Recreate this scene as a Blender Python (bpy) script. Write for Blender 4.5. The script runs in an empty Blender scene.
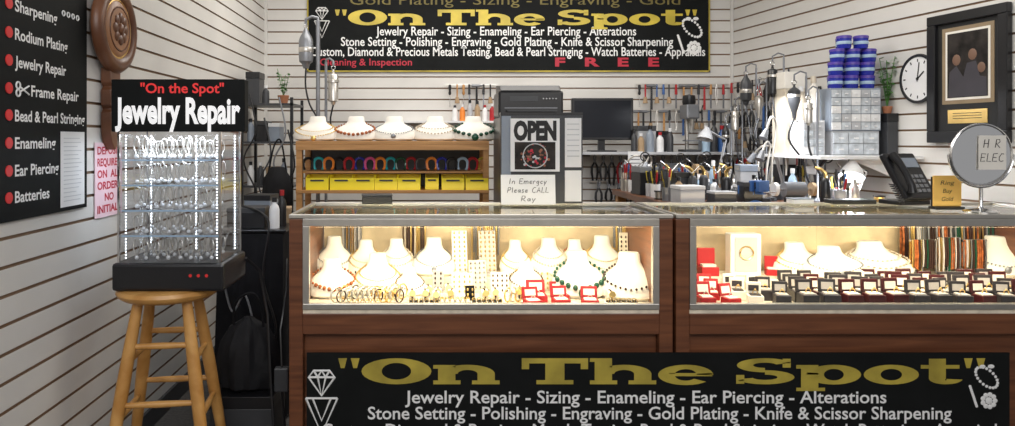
import bpy, bmesh, math, random
from mathutils import Vector, Matrix, Euler
random.seed(7)
S=bpy.context.scene
COL=S.collection
pi=math.pi
F=700.0; CH=1.35
def X(px,d): return (px-430)*d/F
def Z(py,d): return CH-(py-140)*d/F
# ---------------------------------------------------------------- materials
MATS={}
def mat(name,col,rough=0.5,metal=0.0,emit=0.0,var=0.12,scale=8.0,bump=0.0,ecol=None,coat=0.0,spec=None):
    if name in MATS: return MATS[name]
    m=bpy.data.materials.new(name); m.use_nodes=True
    nt=m.node_tree; b=nt.nodes['Principled BSDF']
    tc=nt.nodes.new('ShaderNodeTexCoord'); n=nt.nodes.new('ShaderNodeTexNoise')
    n.inputs['Scale'].default_value=scale; n.inputs['Detail'].default_value=4
    nt.links.new(tc.outputs['Object'],n.inputs['Vector'])
    r=nt.nodes.new('ShaderNodeValToRGB')
    r.color_ramp.elements[0].position=0.3; r.color_ramp.elements[1].position=0.7
    c=Vector(col)
    r.color_ramp.elements[0].color=(*(c*(1-var)),1)
    r.color_ramp.elements[1].color=(*[min(1,k) for k in c*(1+var*0.6)],1)
    nt.links.new(n.outputs['Fac'],r.inputs['Fac'])
    nt.links.new(r.outputs['Color'],b.inputs['Base Color'])
    b.inputs['Roughness'].default_value=rough; b.inputs['Metallic'].default_value=metal
    if spec is not None: b.inputs['Specular IOR Level'].default_value=spec
    if coat: b.inputs['Coat Weight'].default_value=coat
    if emit:
        b.inputs['Emission Color'].default_value=(*(ecol or col),1); b.inputs['Emission Strength'].default_value=emit
    if bump:
        bp=nt.nodes.new('ShaderNodeBump'); bp.inputs['Strength'].default_value=bump; bp.inputs['Distance'].default_value=0.01
        nt.links.new(n.outputs['Fac'],bp.inputs['Height']); nt.links.new(bp.outputs['Normal'],b.inputs['Normal'])
    MATS[name]=m; return m
def wood(name,c1,c2,rough=0.4,stretch=(1,1,14),scale=3.0):
    m=bpy.data.materials.new(name); m.use_nodes=True
    nt=m.node_tree; b=nt.nodes['Principled BSDF']
    tc=nt.nodes.new('ShaderNodeTexCoord'); mp=nt.nodes.new('ShaderNodeMapping'); mp.inputs['Scale'].default_value=stretch
    n=nt.nodes.new('ShaderNodeTexNoise'); n.inputs['Scale'].default_value=scale; n.inputs['Detail'].default_value=8; n.inputs['Distortion'].default_value=0.6
    r=nt.nodes.new('ShaderNodeValToRGB'); r.color_ramp.elements[0].position=0.3; r.color_ramp.elements[1].position=0.72
    r.color_ramp.elements[0].color=(*c1,1); r.color_ramp.elements[1].color=(*c2,1)
    nt.links.new(tc.outputs['Object'],mp.inputs['Vector']); nt.links.new(mp.outputs['Vector'],n.inputs['Vector'])
    nt.links.new(n.outputs['Fac'],r.inputs['Fac']); nt.links.new(r.outputs['Color'],b.inputs['Base Color'])
    b.inputs['Roughness'].default_value=rough
    return m
def glassmat(name,tint=(1,1,1),refl=0.6,base=0.03):
    m=bpy.data.materials.new(name); m.use_nodes=True; nt=m.node_tree
    nt.nodes.clear(); o=nt.nodes.new('ShaderNodeOutputMaterial')
    t=nt.nodes.new('ShaderNodeBsdfTransparent'); t.inputs['Color'].default_value=(*tint,1)
    g=nt.nodes.new('ShaderNodeBsdfGlossy'); g.inputs['Roughness'].default_value=0.03
    lw=nt.nodes.new('ShaderNodeLayerWeight'); lw.inputs['Blend'].default_value=0.35
    mr=nt.nodes.new('ShaderNodeMapRange'); mr.inputs['To Min'].default_value=base; mr.inputs['To Max'].default_value=refl
    pw=nt.nodes.new('ShaderNodeMath'); pw.operation='POWER'; pw.inputs[1].default_value=2.5
    nt.links.new(lw.outputs['Facing'],pw.inputs[0]); nt.links.new(pw.outputs[0],mr.inputs['Value'])
    mx=nt.nodes.new('ShaderNodeMixShader')
    nt.links.new(mr.outputs['Result'],mx.inputs['Fac']); nt.links.new(t.outputs[0],mx.inputs[1]); nt.links.new(g.outputs[0],mx.inputs[2])
    nt.links.new(mx.outputs[0],o.inputs['Surface'])
    return m
slat=mat('slat_paint',(0.70,0.68,0.645),0.5,var=0.09,scale=2)
groove=mat('slat_groove',(0.24,0.15,0.09),0.7)
woodred=wood('cherry_wood',(0.10,0.034,0.016),(0.22,0.080,0.034),0.35,(1,1,16),2.5)
woodred_h=wood('cherry_wood_horizontal',(0.10,0.034,0.016),(0.22,0.080,0.034),0.35,(1,10,16),2.5)
oak=wood('golden_oak',(0.48,0.22,0.05),(0.72,0.40,0.13),0.35,(1,1,1),9)
pine=wood('orange_pine',(0.42,0.20,0.06),(0.62,0.33,0.12),0.45,(1,12,12),3)
darkwood=wood('dark_walnut',(0.08,0.028,0.013),(0.21,0.085,0.038),0.35,(1,1,1),5)
silver=mat('brushed_aluminium',(0.64,0.61,0.56),0.32,0.85,var=0.08,scale=20)
chrome=mat('chrome',(0.75,0.75,0.75),0.15,1.0)
white=mat('white_plastic',(0.82,0.82,0.82),0.4,var=0.04)
cream=mat('cream_panel',(0.66,0.52,0.33),0.6,var=0.35,scale=6)
velvet=mat('white_leatherette',(0.86,0.82,0.74),0.5,var=0.05)
cloth=mat('white_display_cloth',(0.80,0.71,0.56),0.8,var=0.18,bump=0.3,scale=22)
black=mat('black_plastic',(0.012,0.012,0.014),0.3)
blackm=mat('black_matte_cloth',(0.010,0.010,0.012),0.8,var=0.3,bump=0.5,scale=12,spec=.2)
bag=mat('black_bag_fabric',(0.012,0.012,0.014),0.65,var=0.3,bump=0.8,scale=9,spec=.25)
screen=mat('dark_screen',(0.01,0.012,0.018),0.2,spec=.3)
banner=mat('black_vinyl',(0.009,0.010,0.010),0.6,var=0.2,spec=.12)
goldt=mat('gold_ink',(0.46,0.36,0.05),0.6,var=0.35,scale=7)
dgold=mat('faded_gold_ink',(0.20,0.16,0.04),0.6,var=0.4,scale=9)
yellt=mat('yellow_ink',(0.66,0.51,0.05),0.4,var=.3,scale=5)
whitet=mat('white_ink',(0.88,0.88,0.87),0.5,var=0.02)
whiteb=mat('brightened_white_ink',(0.95,0.95,0.95),0.5,var=0.0,emit=.35)  # slight emission put into the ink so header letters read white
redb=mat('brightened_red_ink',(0.80,0.03,0.03),0.5,var=0.0,emit=.25)  # same added glow for the red header letters
redt=mat('red_ink',(0.75,0.03,0.03),0.5)
darkredt=mat('dark_red_ink',(0.50,0.015,0.04),0.5)
blackt=mat('black_ink',(0.01,0.01,0.01),0.6)
paper=mat('white_paper',(0.80,0.80,0.80),0.7,var=0.03)
pinkp=mat('pink_paper',(0.82,0.60,0.66),0.7,var=0.04)
yellp=mat('orange_paper',(0.95,0.58,0.14),0.7,var=0.04)
ybin=mat('yellow_bin_plastic',(1.0,0.80,0.02),0.35,var=0.05)
gold=mat('gold_metal',(0.80,0.55,0.20),0.3,1.0)
pearl=mat('pearl',(0.60,0.51,0.40),0.25)
amber=mat('amber_bead',(0.45,0.13,0.04),0.25,var=.6,scale=60)
green=mat('green_gem',(0.015,0.08,0.045),0.15)
darkbead=mat('dark_bead',(0.05,0.025,0.02),0.25)
leaf=mat('leaf_green',(0.09,0.26,0.05),0.5,var=0.4,scale=30)
terra=mat('terracotta',(0.45,0.18,0.09),0.7)
red=mat('red_velvet',(0.42,0.010,0.016),0.55)
burg=mat('burgundy_leatherette',(0.060,0.009,0.012),0.35)
greybox=mat('charcoal_leatherette',(0.035,0.03,0.035),0.4)
mauve=mat('grey_satin_lining',(0.52,0.48,0.46),0.5)
blue=mat('deep_blue_plastic',(0.025,0.035,0.36),0.25)
bluest=mat('blue_painted_steel',(0.04,0.12,0.34),0.35)
lblue=mat('pale_blue_plastic',(0.40,0.55,0.70),0.35)
purple=mat('violet_lid',(0.10,0.06,0.36),0.3)
teal=mat('teal_rubber',(0.02,0.45,0.50),0.4)
orange=mat('orange_rubber',(0.85,0.25,0.03),0.4)
pink=mat('pink_rubber',(0.75,0.10,0.30),0.4)
grey=mat('grey_metal',(0.25,0.26,0.28),0.35,0.5)
dgrey=mat('dark_grey_plastic',(0.045,0.047,0.052),0.4)
lgrey=mat('light_grey_plastic',(0.50,0.51,0.53),0.4)
beige=mat('beige_plastic',(0.62,0.55,0.44),0.45)
greyblue=mat('grey_blue_plastic',(0.26,0.30,0.36),0.4)
brownc=mat('cardboard',(0.42,0.29,0.17),0.8)
carpet=mat('floor_carpet',(0.10,0.095,0.09),0.9,var=0.3,scale=60,bump=0.3)
ceilm=mat('ceiling_paint',(0.7,0.7,0.7),0.8,var=0.03)
tan=mat('antique_dial',(0.36,0.17,0.08),0.4,var=0.2,scale=6)
photo=mat('dark_photo_print',(0.03,0.025,0.022),0.5,var=0.9,scale=14,spec=.2)
matb=mat('brown_toned_mat',(0.30,0.22,0.13),0.6)
skinp=mat('photo_face_tone',(0.20,0.11,0.07),0.5)
suit=mat('photo_clothing_tone',(0.07,0.065,0.075),0.5,spec=.2)
mirrorm=mat('mirror_silver',(0.92,0.93,0.93),0.03,1.0,var=0.0)
ledm=mat('led_diode',(1,1,1),0.5,emit=5,ecol=(0.85,0.93,1.0))
tubem=mat('warm_lamp_tube',(1,0.85,0.6),0.5,emit=7,ecol=(1.0,0.80,0.52))
lampm=mat('lamp_bulb_cool',(1,1,1),0.5,emit=25,ecol=(0.85,0.93,1.0))
copper=mat('copper_ink',(.30,.11,.06),.5,var=.5,scale=40)
glass=glassmat('clear_glass',(0.98,1.0,0.99),0.65,0.025)
topglass=glassmat('counter_top_glass',(0.92,0.96,0.94),0.9,0.12)
acry=glassmat('clear_acrylic',(0.975,0.985,1.0),0.5,0.035)
frost=mat('translucent_plastic_drawer',(0.60,0.64,0.68),0.25,var=0.35,scale=25)

# ---------------------------------------------------------------- mesh builder
class MB:
    def __init__(s): s.v=[]; s.f=[]; s.m=[]; s.s=[]
    def add(s,vs,fs,mi=0,sm=False,M=None):
        o=len(s.v)
        for p in vs:
            p=Vector(p); s.v.append(M@p if M else p)
        for f in fs: s.f.append([i+o for i in f]); s.m.append(mi); s.s.append(sm)
        return s
    def box(s,x0,x1,y0,y1,z0,z1,mi=0,M=None):
        vs=[(x,y,z) for z in(z0,z1) for y in(y0,y1) for x in(x0,x1)]
        return s.add(vs,[(0,2,3,1),(4,5,7,6),(0,1,5,4),(2,6,7,3),(0,4,6,2),(1,3,7,5)],mi,False,M)
    def cyl(s,p0,p1,r0,r1=None,n=14,mi=0,M=None):
        r1=r0 if r1 is None else r1
        p0=Vector(p0);p1=Vector(p1);d=(p1-p0).normalized()
        u=d.orthogonal().normalized(); w=d.cross(u)
        vs=[]
        for p,r in((p0,r0),(p1,r1)):
            for i in range(n):
                a=2*pi*i/n; vs.append(p+u*math.cos(a)*r+w*math.sin(a)*r)
        fs=[(i,(i+1)%n,n+(i+1)%n,n+i) for i in range(n)]
        fs+= [tuple(range(n))[::-1],tuple(range(n,2*n))]
        return s.add(vs,fs,mi,True,M)
    def lathe(s,prof,n=24,mi=0,M=None):
        vs=[];fs=[]
        for r,z in prof:
            for i in range(n):
                a=2*pi*i/n; vs.append((r*math.cos(a),r*math.sin(a),z))
        for j in range(len(prof)-1):
            for i in range(n):
                fs.append((j*n+i,j*n+(i+1)%n,(j+1)*n+(i+1)%n,(j+1)*n+i))
        if prof[0][0]>1e-4: fs.append(tuple(range(n))[::-1])
        if prof[-1][0]>1e-4: fs.append(tuple(range((len(prof)-1)*n,len(prof)*n)))
        return s.add(vs,fs,mi,True,M)
    def sph(s,c,r,n=10,m=6,mi=0,sc=(1,1,1),M=None):
        vs=[];fs=[]
        for j in range(m+1):
            t=pi*j/m
            for i in range(n):
                a=2*pi*i/n
                vs.append((c[0]+r*sc[0]*math.sin(t)*math.cos(a),c[1]+r*sc[1]*math.sin(t)*math.sin(a),c[2]+r*sc[2]*math.cos(t)))
        for j in range(m):
            for i in range(n): fs.append((j*n+i,(j+1)*n+i,(j+1)*n+(i+1)%n,j*n+(i+1)%n))
        return s.add(vs,fs,mi,True,M)
    def tube(s,pts,r,n=7,closed=False,mi=0,M=None):
        pts=[Vector(p) for p in pts]; N=len(pts); vs=[];fs=[]; prev=None
        for k in range(N):
            if closed: d=pts[(k+1)%N]-pts[k-1]
            else: d=pts[min(k+1,N-1)]-pts[max(k-1,0)]
            if d.length<1e-9: d=Vector((0,0,1))
            d.normalize()
            if prev is None: u=d.orthogonal().normalized()
            else:
                u=prev-d*prev.dot(d)
                u=u.normalized() if u.length>1e-6 else d.orthogonal().normalized()
            prev=u; w=d.cross(u); rr=r[k] if isinstance(r,(list,tuple)) else r
            for i in range(n):
                a=2*pi*i/n; vs.append(pts[k]+u*math.cos(a)*rr+w*math.sin(a)*rr)
        for k in range(N if closed else N-1):
            k2=(k+1)%N
            for i in range(n): fs.append((k*n+i,k*n+(i+1)%n,k2*n+(i+1)%n,k2*n+i))
        if not closed:
            fs.append(tuple(range(n))[::-1]); fs.append(tuple(range((N-1)*n,N*n)))
        return s.add(vs,fs,mi,True,M)
    def torus(s,c,R,r,axis='Z',n=24,m=7,mi=0,arc=2*pi,a0=0,M=None,sy=1.0):
        pts=[]; k=n+1 if arc<2*pi-0.01 else n
        for i in range(k):
            a=a0+arc*i/n; p=(R*math.cos(a),R*sy*math.sin(a))
            pts.append({'Z':(c[0]+p[0],c[1]+p[1],c[2]),'Y':(c[0]+p[0],c[1],c[2]+p[1]),'X':(c[0],c[1]+p[0],c[2]+p[1])}[axis])
        return s.tube(pts,r,m,arc>=2*pi-0.01,mi,M)
    def prism(s,poly,z0,z1,mi=0,M=None):
        n=len(poly); vs=[(x,y,z0) for x,y in poly]+[(x,y,z1) for x,y in poly]
        fs=[tuple(range(n))[::-1],tuple(range(n,2*n))]+[(i,(i+1)%n,n+(i+1)%n,n+i) for i in range(n)]
        return s.add(vs,fs,mi,False,M)
    def obj(s,name,mats,parent=None,loc=(0,0,0),rot=(0,0,0),bevel=0,recalc=True):
        me=bpy.data.meshes.new(name); me.from_pydata([tuple(v) for v in s.v],[],s.f)
        if not isinstance(mats,(list,tuple)): mats=[mats]
        for m in mats: me.materials.append(m)
        me.polygons.foreach_set('material_index',s.m); me.polygons.foreach_set('use_smooth',s.s)
        if recalc:
            bm=bmesh.new(); bm.from_mesh(me); bmesh.ops.recalc_face_normals(bm,faces=bm.faces); bm.to_mesh(me); bm.free()
        if any(s.s): me.set_sharp_from_angle(angle=0.75)
        o=bpy.data.objects.new(name,me); COL.objects.link(o)
        o.location=loc; o.rotation_euler=rot
        if parent: o.parent=parent
        if bevel:
            b=o.modifiers.new('bevel','BEVEL'); b.width=bevel; b.segments=2; b.limit_method='ANGLE'
        return o
def tag(o,label,cat,group=None):
    o['label']=label; o['category']=cat
    if group: o['group']=group
    return o
def thing(name,label,cat,loc=(0,0,0),rot=(0,0,0),group=None):
    e=bpy.data.objects.new(name,None); e.empty_display_size=0.05; COL.objects.link(e)
    e.location=loc; e.rotation_euler=rot
    return tag(e,label,cat,group)
def dup(o,loc=None,rot=None,label=None,scale=None,parent=None):
    n=o.copy(); COL.objects.link(n)
    if parent is not None: n.parent=parent
    if loc is not None: n.location=loc
    if rot is not None: n.rotation_euler=rot
    if scale is not None: n.scale=scale if hasattr(scale,'__len__') else (scale,)*3
    if label: n['label']=label
    for c in o.children: dup(c,parent=n)
    return n
def recolor(o,ms):
    o.data=o.data.copy()
    for i,m in enumerate(ms):
        if m: o.data.materials[i]=m
def struct(o): o['kind']='structure'; return o
XL,XR,YB=-1.32,2.42,5.60
SL=0.43/2.9
WU=Vector((0.43,-2.9,0)).normalized(); WN=Vector((-2.9,-0.43,0)).normalized()
def WR(px,off=0.003):
    d=(XR+YB*SL)/((px-430)/F+SL); return Vector((XR+(YB-d)*SL,d,0))+WN*off
def WRd(d,off=0.003): return Vector((XR+(YB-d)*SL,d,0))+WN*off
RF=Matrix.Rotation(pi/2,3,'X').to_euler()
RL=Matrix(((0,0,1),(1,0,0),(0,1,0))).to_euler()
RR=Matrix(((WU.x,0,WN.x),(WU.y,0,WN.y),(0,1,0))).to_euler()
def text(s,cap,m,parent,loc,width=None,bold=0.0,xs=1.0,align='C',name='lettering',shear=0,rot=(0,0,0)):
    cu=bpy.data.curves.new('t','FONT'); cu.body=s; cu.size=1; cu.offset=bold; cu.resolution_u=3; cu.shear=shear
    ob=bpy.data.objects.new('t',cu); COL.objects.link(ob)
    bpy.context.view_layer.update()
    dg=bpy.context.evaluated_depsgraph_get()
    me=bpy.data.meshes.new_from_object(ob.evaluated_get(dg)); bpy.data.objects.remove(ob)
    xsn=[v.co.x for v in me.vertices]; x0,x1=min(xsn),max(xsn)
    sy=cap/0.70; sx=(width/(x1-x0)) if width else sy*xs
    xo=(x0+x1)/2 if align=='C' else x0
    for v in me.vertices: v.co=Vector(((v.co.x-xo)*sx,(v.co.y-0.35)*sy,0))
    me.polygons.foreach_set('use_smooth',[False]*len(me.polygons))
    me.materials.clear(); me.materials.append(m); me.name=name
    o=bpy.data.objects.new(name,me); COL.objects.link(o); o.parent=parent; o.location=loc; o.rotation_euler=rot
    return o
HW={'I':(.25,[[(0,0),(.02,1)]]),'n':(.45,[[(0,0),(.02,.55)],[(.02,.4),(.2,.57),(.35,.45),(.37,0)]]),'E':(.6,[[(.5,.98),(.03,1),(0,0),(.5,.03)],[(0,.5),(.4,.52)]]),
'm':(.7,[[(0,0),(.02,.55)],[(.02,.4),(.15,.57),(.28,.45),(.29,0)],[(.29,.4),(.42,.57),(.58,.45),(.6,0)]]),'e':(.45,[[(.02,.3),(.35,.33),(.3,.55),(.1,.5),(.02,.2),(.15,0),(.37,.1)]]),
'r':(.36,[[(0,0),(.03,.55)],[(.03,.38),(.15,.55),(.3,.52)]]),'g':(.45,[[(.35,.5),(.1,.52),(.02,.2),(.18,.03),(.36,.5),(.34,-.3),(.1,-.38)]]),'c':(.42,[[(.35,.5),(.12,.52),(.02,.25),(.14,.02),(.36,.08)]]),
'y':(.45,[[(0,.55),(.16,.08)],[(.38,.57),(.1,-.35)]]),'P':(.55,[[(0,0),(.03,1),(.35,.98),(.45,.75),(.3,.5),(.03,.5)]]),'l':(.2,[[(.02,1),(.04,0)]]),'a':(.47,[[(.34,.5),(.1,.52),(.02,.2),(.15,0),(.33,.3),(.35,.52),(.38,0)]]),
's':(.4,[[(.32,.52),(.08,.5),(.08,.32),(.3,.22),(.26,.02),(.02,.04)]]),'C':(.6,[[(.5,.9),(.25,1),(.02,.6),(.05,.15),(.3,0),(.52,.12)]]),'A':(.62,[[(0,0),(.27,1),(.52,0)],[(.1,.38),(.43,.38)]]),
'L':(.5,[[(.03,1),(0,0),(.42,.02)]]),'R':(.58,[[(0,0),(.03,1),(.35,.98),(.42,.75),(.28,.52),(.03,.5),(.5,0)]]),'H':(.6,[[(0,0),(.03,1)],[(.45,0),(.46,1)],[(.02,.5),(.46,.52)]]),' ':(.4,[])}
def hand(s,cap,m,parent,loc,width,rot=(0,0,0),r=.0015):
    mb=MB(); x=0; tot=sum(HW[c][0]+.12 for c in s)-.12; k=width/tot
    for c in s:
        w,st=HW[c]
        for pl in st: mb.tube([((x+a+.12*b-tot/2)*k,(b-.5)*cap+random.uniform(-.04,.04)*cap,0) for a,b in pl],r,5)
        x+=w+.12
    return mb.obj('handwriting',m,parent,loc,rot)
def slab(parent,cx,cy,z,width,cap,m):
    mb=MB(); items=[]
    def R(x0,x1,y0,y1): items.append([(x0,y0),(x1,y0),(x1,y1),(x0,y1)])
    def P(*p): items.append(list(p))
    def G(cx_,cy_,rx,ry,ix,iy,a0=0,a1=360,n=28):
        a0=math.radians(a0);a1=math.radians(a1)
        for i in range(n):
            t0=a0+(a1-a0)*i/n;t1=a0+(a1-a0)*(i+1)/n
            f=lambda rx_,ry_,t:(cx_+rx_*math.cos(t),cy_+ry_*math.sin(t))
            items.append([f(ix,iy,t0),f(rx,ry,t0),f(rx,ry,t1),f(ix,iy,t1)])
    def q(o): P((o,1),(o+.24,1),(o+.17,.62),(o+.07,.62)); P((o+.34,1),(o+.58,1),(o+.51,.62),(o+.41,.62)); return .58
    def cO(o): G(o+.95,.5,.95,.5,.40,.32); return 1.9
    def arch(o,top):
        R(o+.13,o+.60,0,top); R(o,o+.74,0,.15); R(o+1.05,o+1.80,0,.15); R(o+1.2,o+1.67,0,.42); G(o+.93,.40,.74,.35,.27,.15,0,180,16); R(o,o+.4,top-.14,top)
        return 1.8
    def cT(o):
        R(o,o+1.8,.8,1);R(o,o+.2,.58,.8);R(o+1.6,o+1.8,.58,.8);R(o+.64,o+1.16,0,.8);R(o+.40,o+1.40,0,.16); return 1.8
    def ce(o): G(o+.75,.36,.75,.39,.30,.22,0,318); R(o+.3,o+1.47,.31,.43); return 1.5
    def cS(o):
        G(o+.8,.73,.76,.27,.32,.10,20,270); G(o+.8,.27,.8,.27,.34,.10,-165,90); R(o+1.28,o+1.50,.64,.98); R(o+.02,o+.24,.02,.36); return 1.6
    def cp(o): R(o+.13,o+.60,-.26,.74); G(o+1.02,.37,.74,.38,.27,.22); R(o,o+.78,-.26,-.13); R(o,o+.4,.6,.74); return 1.78
    def co_(o): G(o+.75,.37,.75,.38,.29,.22); return 1.5
    def ct(o): R(o+.22,o+.68,.2,.98); R(o,o+1.05,.6,.74); G(o+.68,.22,.46,.22,.02,.08,180,350,12); return 1.12
    seq=[q,cO,lambda o:arch(o,.74),None,cT,lambda o:arch(o,1.0),ce,None,cS,cp,co_,ct,q]
    o=0
    for f in seq:
        if f is None: o+=.55; continue
        o+=f(o)+.05
    tot=o-.05; k=0
    for pts in items:
        k+=1
        mb.add([(cx+(x/tot-.5)*width,cy+(y-.5)*cap,z+(k%7)*.00002) for x,y in pts],[tuple(range(len(pts)))],0,False)
    return mb.obj('title_lettering',m,parent,recalc=False)
def smooth(P,n=8):
    P=[Vector(p) for p in P]; out=[]
    for i in range(len(P)-1):
        p0=P[max(i-1,0)];p1=P[i];p2=P[i+1];p3=P[min(i+2,len(P)-1)]
        for k in range(n):
            t=k/n; out.append(.5*((2*p1)+(p2-p0)*t+(2*p0-5*p1+4*p2-p3)*t*t+(3*p1-p0-3*p2+p3)*t**3))
    out.append(P[-1]); return out
def cable(pts,label,r=.006,m=None,name='hanging_cable'):
    o=MB().tube(pts,r,7).obj(name,m or black); return tag(o,label,'cable')

# ---------------------------------------------------------------- room
def slatwall(name,a,b,nrm,zmax=2.9,th=0.03,step=0.09):
    a=Vector((*a,0));b=Vector((*b,0));n=Vector((*nrm,0)); mb=MB()
    prof=[(0,0)]; z=step*0.6; gd=0.008; gh=0.0055
    while z<zmax-0.03:
        prof+= [(0,z-gh),(gd,z-gh),(gd,z+gh),(0,z+gh)]; z+=step
    prof.append((0,zmax))
    for i in range(len(prof)-1):
        (d0,z0),(d1,z1)=prof[i],prof[i+1]
        mi=1 if (d0>0 or d1>0) else 0
        vs=[a-n*d0+Vector((0,0,z0)),b-n*d0+Vector((0,0,z0)),b-n*d1+Vector((0,0,z1)),a-n*d1+Vector((0,0,z1))]
        mb.add(vs,[(0,1,2,3)],mi)
    v=[a-n*th,b-n*th,b-n*th+Vector((0,0,zmax)),a-n*th+Vector((0,0,zmax))]
    mb.add(v,[(0,1,2,3)],0)
    return struct(mb.obj(name,[slat,groove],recalc=False))
slatwall('wall_left',(XL,1.3),(XL,YB),(1,0))
slatwall('wall_back',(XL,YB),(XR,YB),(0,-1))
slatwall('wall_right',(XR,YB),(XR+.43,YB-2.9),(WN.x,WN.y))
struct(MB().box(-6,8,-6.1,YB+.05,-0.05,0).obj('floor',carpet))
struct(MB().box(XL-.05,XR+.6,2.6,YB+.05,2.9,2.95).obj('ceiling',ceilm))
struct(MB().box(XL,XL+.015,2.1,YB,0,0.09).obj('baseboard_left',dgrey))
struct(MB().box(XL-.0,XL+.02,YB-.02,YB,0.0,2.9).obj('trim_1',slat))
struct(MB().box(XR-.02,XR,YB-.02,YB,0.0,2.9).obj('trim_2',slat))
om=bpy.data.materials.new('reflection_wall_panels'); om.use_nodes=True  # invented light and dark panels for mirror and glass to reflect
nt=om.node_tree; bs_=nt.nodes['Principled BSDF']; tc=nt.nodes.new('ShaderNodeTexCoord'); br_=nt.nodes.new('ShaderNodeTexBrick')
br_.inputs['Scale'].default_value=1.0; br_.inputs['Brick Width'].default_value=.9; br_.inputs['Row Height'].default_value=.5; br_.inputs['Mortar Size'].default_value=.03
br_.inputs['Color1'].default_value=(.85,.8,.72,1); br_.inputs['Color2'].default_value=(.30,.27,.25,1); br_.inputs['Mortar'].default_value=(.6,.6,.6,1)
mp_=nt.nodes.new('ShaderNodeMapping'); mp_.inputs['Rotation'].default_value=(pi/2,0,0)
nt.links.new(tc.outputs['Object'],mp_.inputs['Vector']); nt.links.new(mp_.outputs['Vector'],br_.inputs['Vector']); nt.links.new(br_.outputs['Color'],bs_.inputs['Base Color'])
struct(MB().box(-6,8,-6.1,-6.0,0,3.2).obj('reflection_wall',om))  # unseen wall added behind the camera to fill the reflections

# ---------------------------------------------------------------- counters
def counter(x0,x1,label):
    D0,D1=2.80,3.36; w=x1-x0
    r=thing('display_counter',label,'display case',loc=(x0,D0,0)); dep=D1-D0
    mb=MB().box(0.055,w-.055,0.035,dep-.01,0.06,0.57).box(0.055,w-.055,0.0,dep-.01,0.572,0.655).box(0.1,w-.1,0.08,dep-.05,0.0,0.06)
    mb.obj('base_cabinet',woodred_h,r,bevel=0.003)
    for xa in(0,w-.055):
        MB().box(xa,xa+.055,0,dep,0.0,1.035).obj('side_panel',woodred,r,bevel=0.004)
    MB().box(0.055,w-.055,0.004,dep-.012,0.655,0.672).obj('display_deck',cloth,r)
    for q in range(2):
        a=.06+q*(w-.12)/2; MB().box(a,a+(w-.12)/2-.004,dep-.03+.006*q,dep-.020+.006*q,0.672,1.02).obj('sliding_door',cream,r)
    MB().box(0.075,w-.075,0.008,0.013,0.69,1.0).obj('front_glass',glass,r)
    MB().box(0.02,w-.02,0.02,dep-.02,1.037,1.044).obj('top_glass',topglass,r)
    f=MB(); t=0.026
    f.box(0.055,w-.055,-0.004,0.022,1.005,1.036).box(0.055,w-.055,-0.004,0.022,0.672,0.695)
    f.box(0.055,0.055+t,-0.004,0.022,0.695,1.005).box(w-.055-t,w-.055,-0.004,0.022,0.695,1.005)
    f.obj('window_frame',silver,r,bevel=0.002)
    f=MB().box(0,w,-0.004,0.02,1.0365,1.052).box(0,w,dep-.02,dep,1.0365,1.052).box(0,.02,0.02,dep-.02,1.0365,1.052).box(w-.02,w,0.02,dep-.02,1.0365,1.052)
    f.obj('top_trim',silver,r,bevel=0.002)
    MB().box(0.09,w-.09,0.026,0.05,1.012,1.03).obj('lamp_housing',silver,r)
    MB().cyl((0.1,0.04,1.006),(w-.1,0.04,1.006),0.006).obj('lamp_tube',tubem,r)
    return r
c1=counter(-0.564,0.972,'cherry wood glass-topped jewelry case lit inside, holding necklaces')
c2=counter(0.984,2.70,'cherry wood glass-topped jewelry case lit inside, holding ring boxes')
DK=0.673

def bn(label,cx,d,z0,z1,w):
    r=thing('banner',label,'banner',loc=(cx,d,(z0+z1)/2),rot=RF)
    MB().box(-w/2,w/2,-(z1-z0)/2,(z1-z0)/2,-0.002,0.002).obj('vinyl_sheet',banner,r)
    return r
BZ0,BZ1=0.04,0.502
fb=bn('black vinyl banner with gold and white lettering on counter',0.91,2.794,BZ0,BZ1,2.804)
zc=(BZ0+BZ1)/2
def fbt(s,px,py,wpx,cap,m,bold): text(s,cap,m,fb,(X(px,2.8)-0.91,Z(py,2.8)-zc,0.003),width=wpx/250.,bold=bold)
slab(fb,X(661,2.8)-.91,Z(370.5,2.8)-zc,.003,645/250.,.104,goldt)
fbt('Jewelry Repair - Sizing - Enameling - Ear Piercing - Alterations',645,396,480,0.050,whitet,0.014)
fbt('Stone Setting - Polishing - Engraving - Gold Plating - Knife & Scissor Sharpening',659,412,582,0.050,whitet,0.014)
fbt('Custom, Diamond & Precious Metals Testing, Bead & Pearl Stringing - Watch Batteries - Appraisals',662,429,680,0.050,whitet,0.014)
fbt('F  R  E  E',760,447,120,0.05,redt,0.03)
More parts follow.
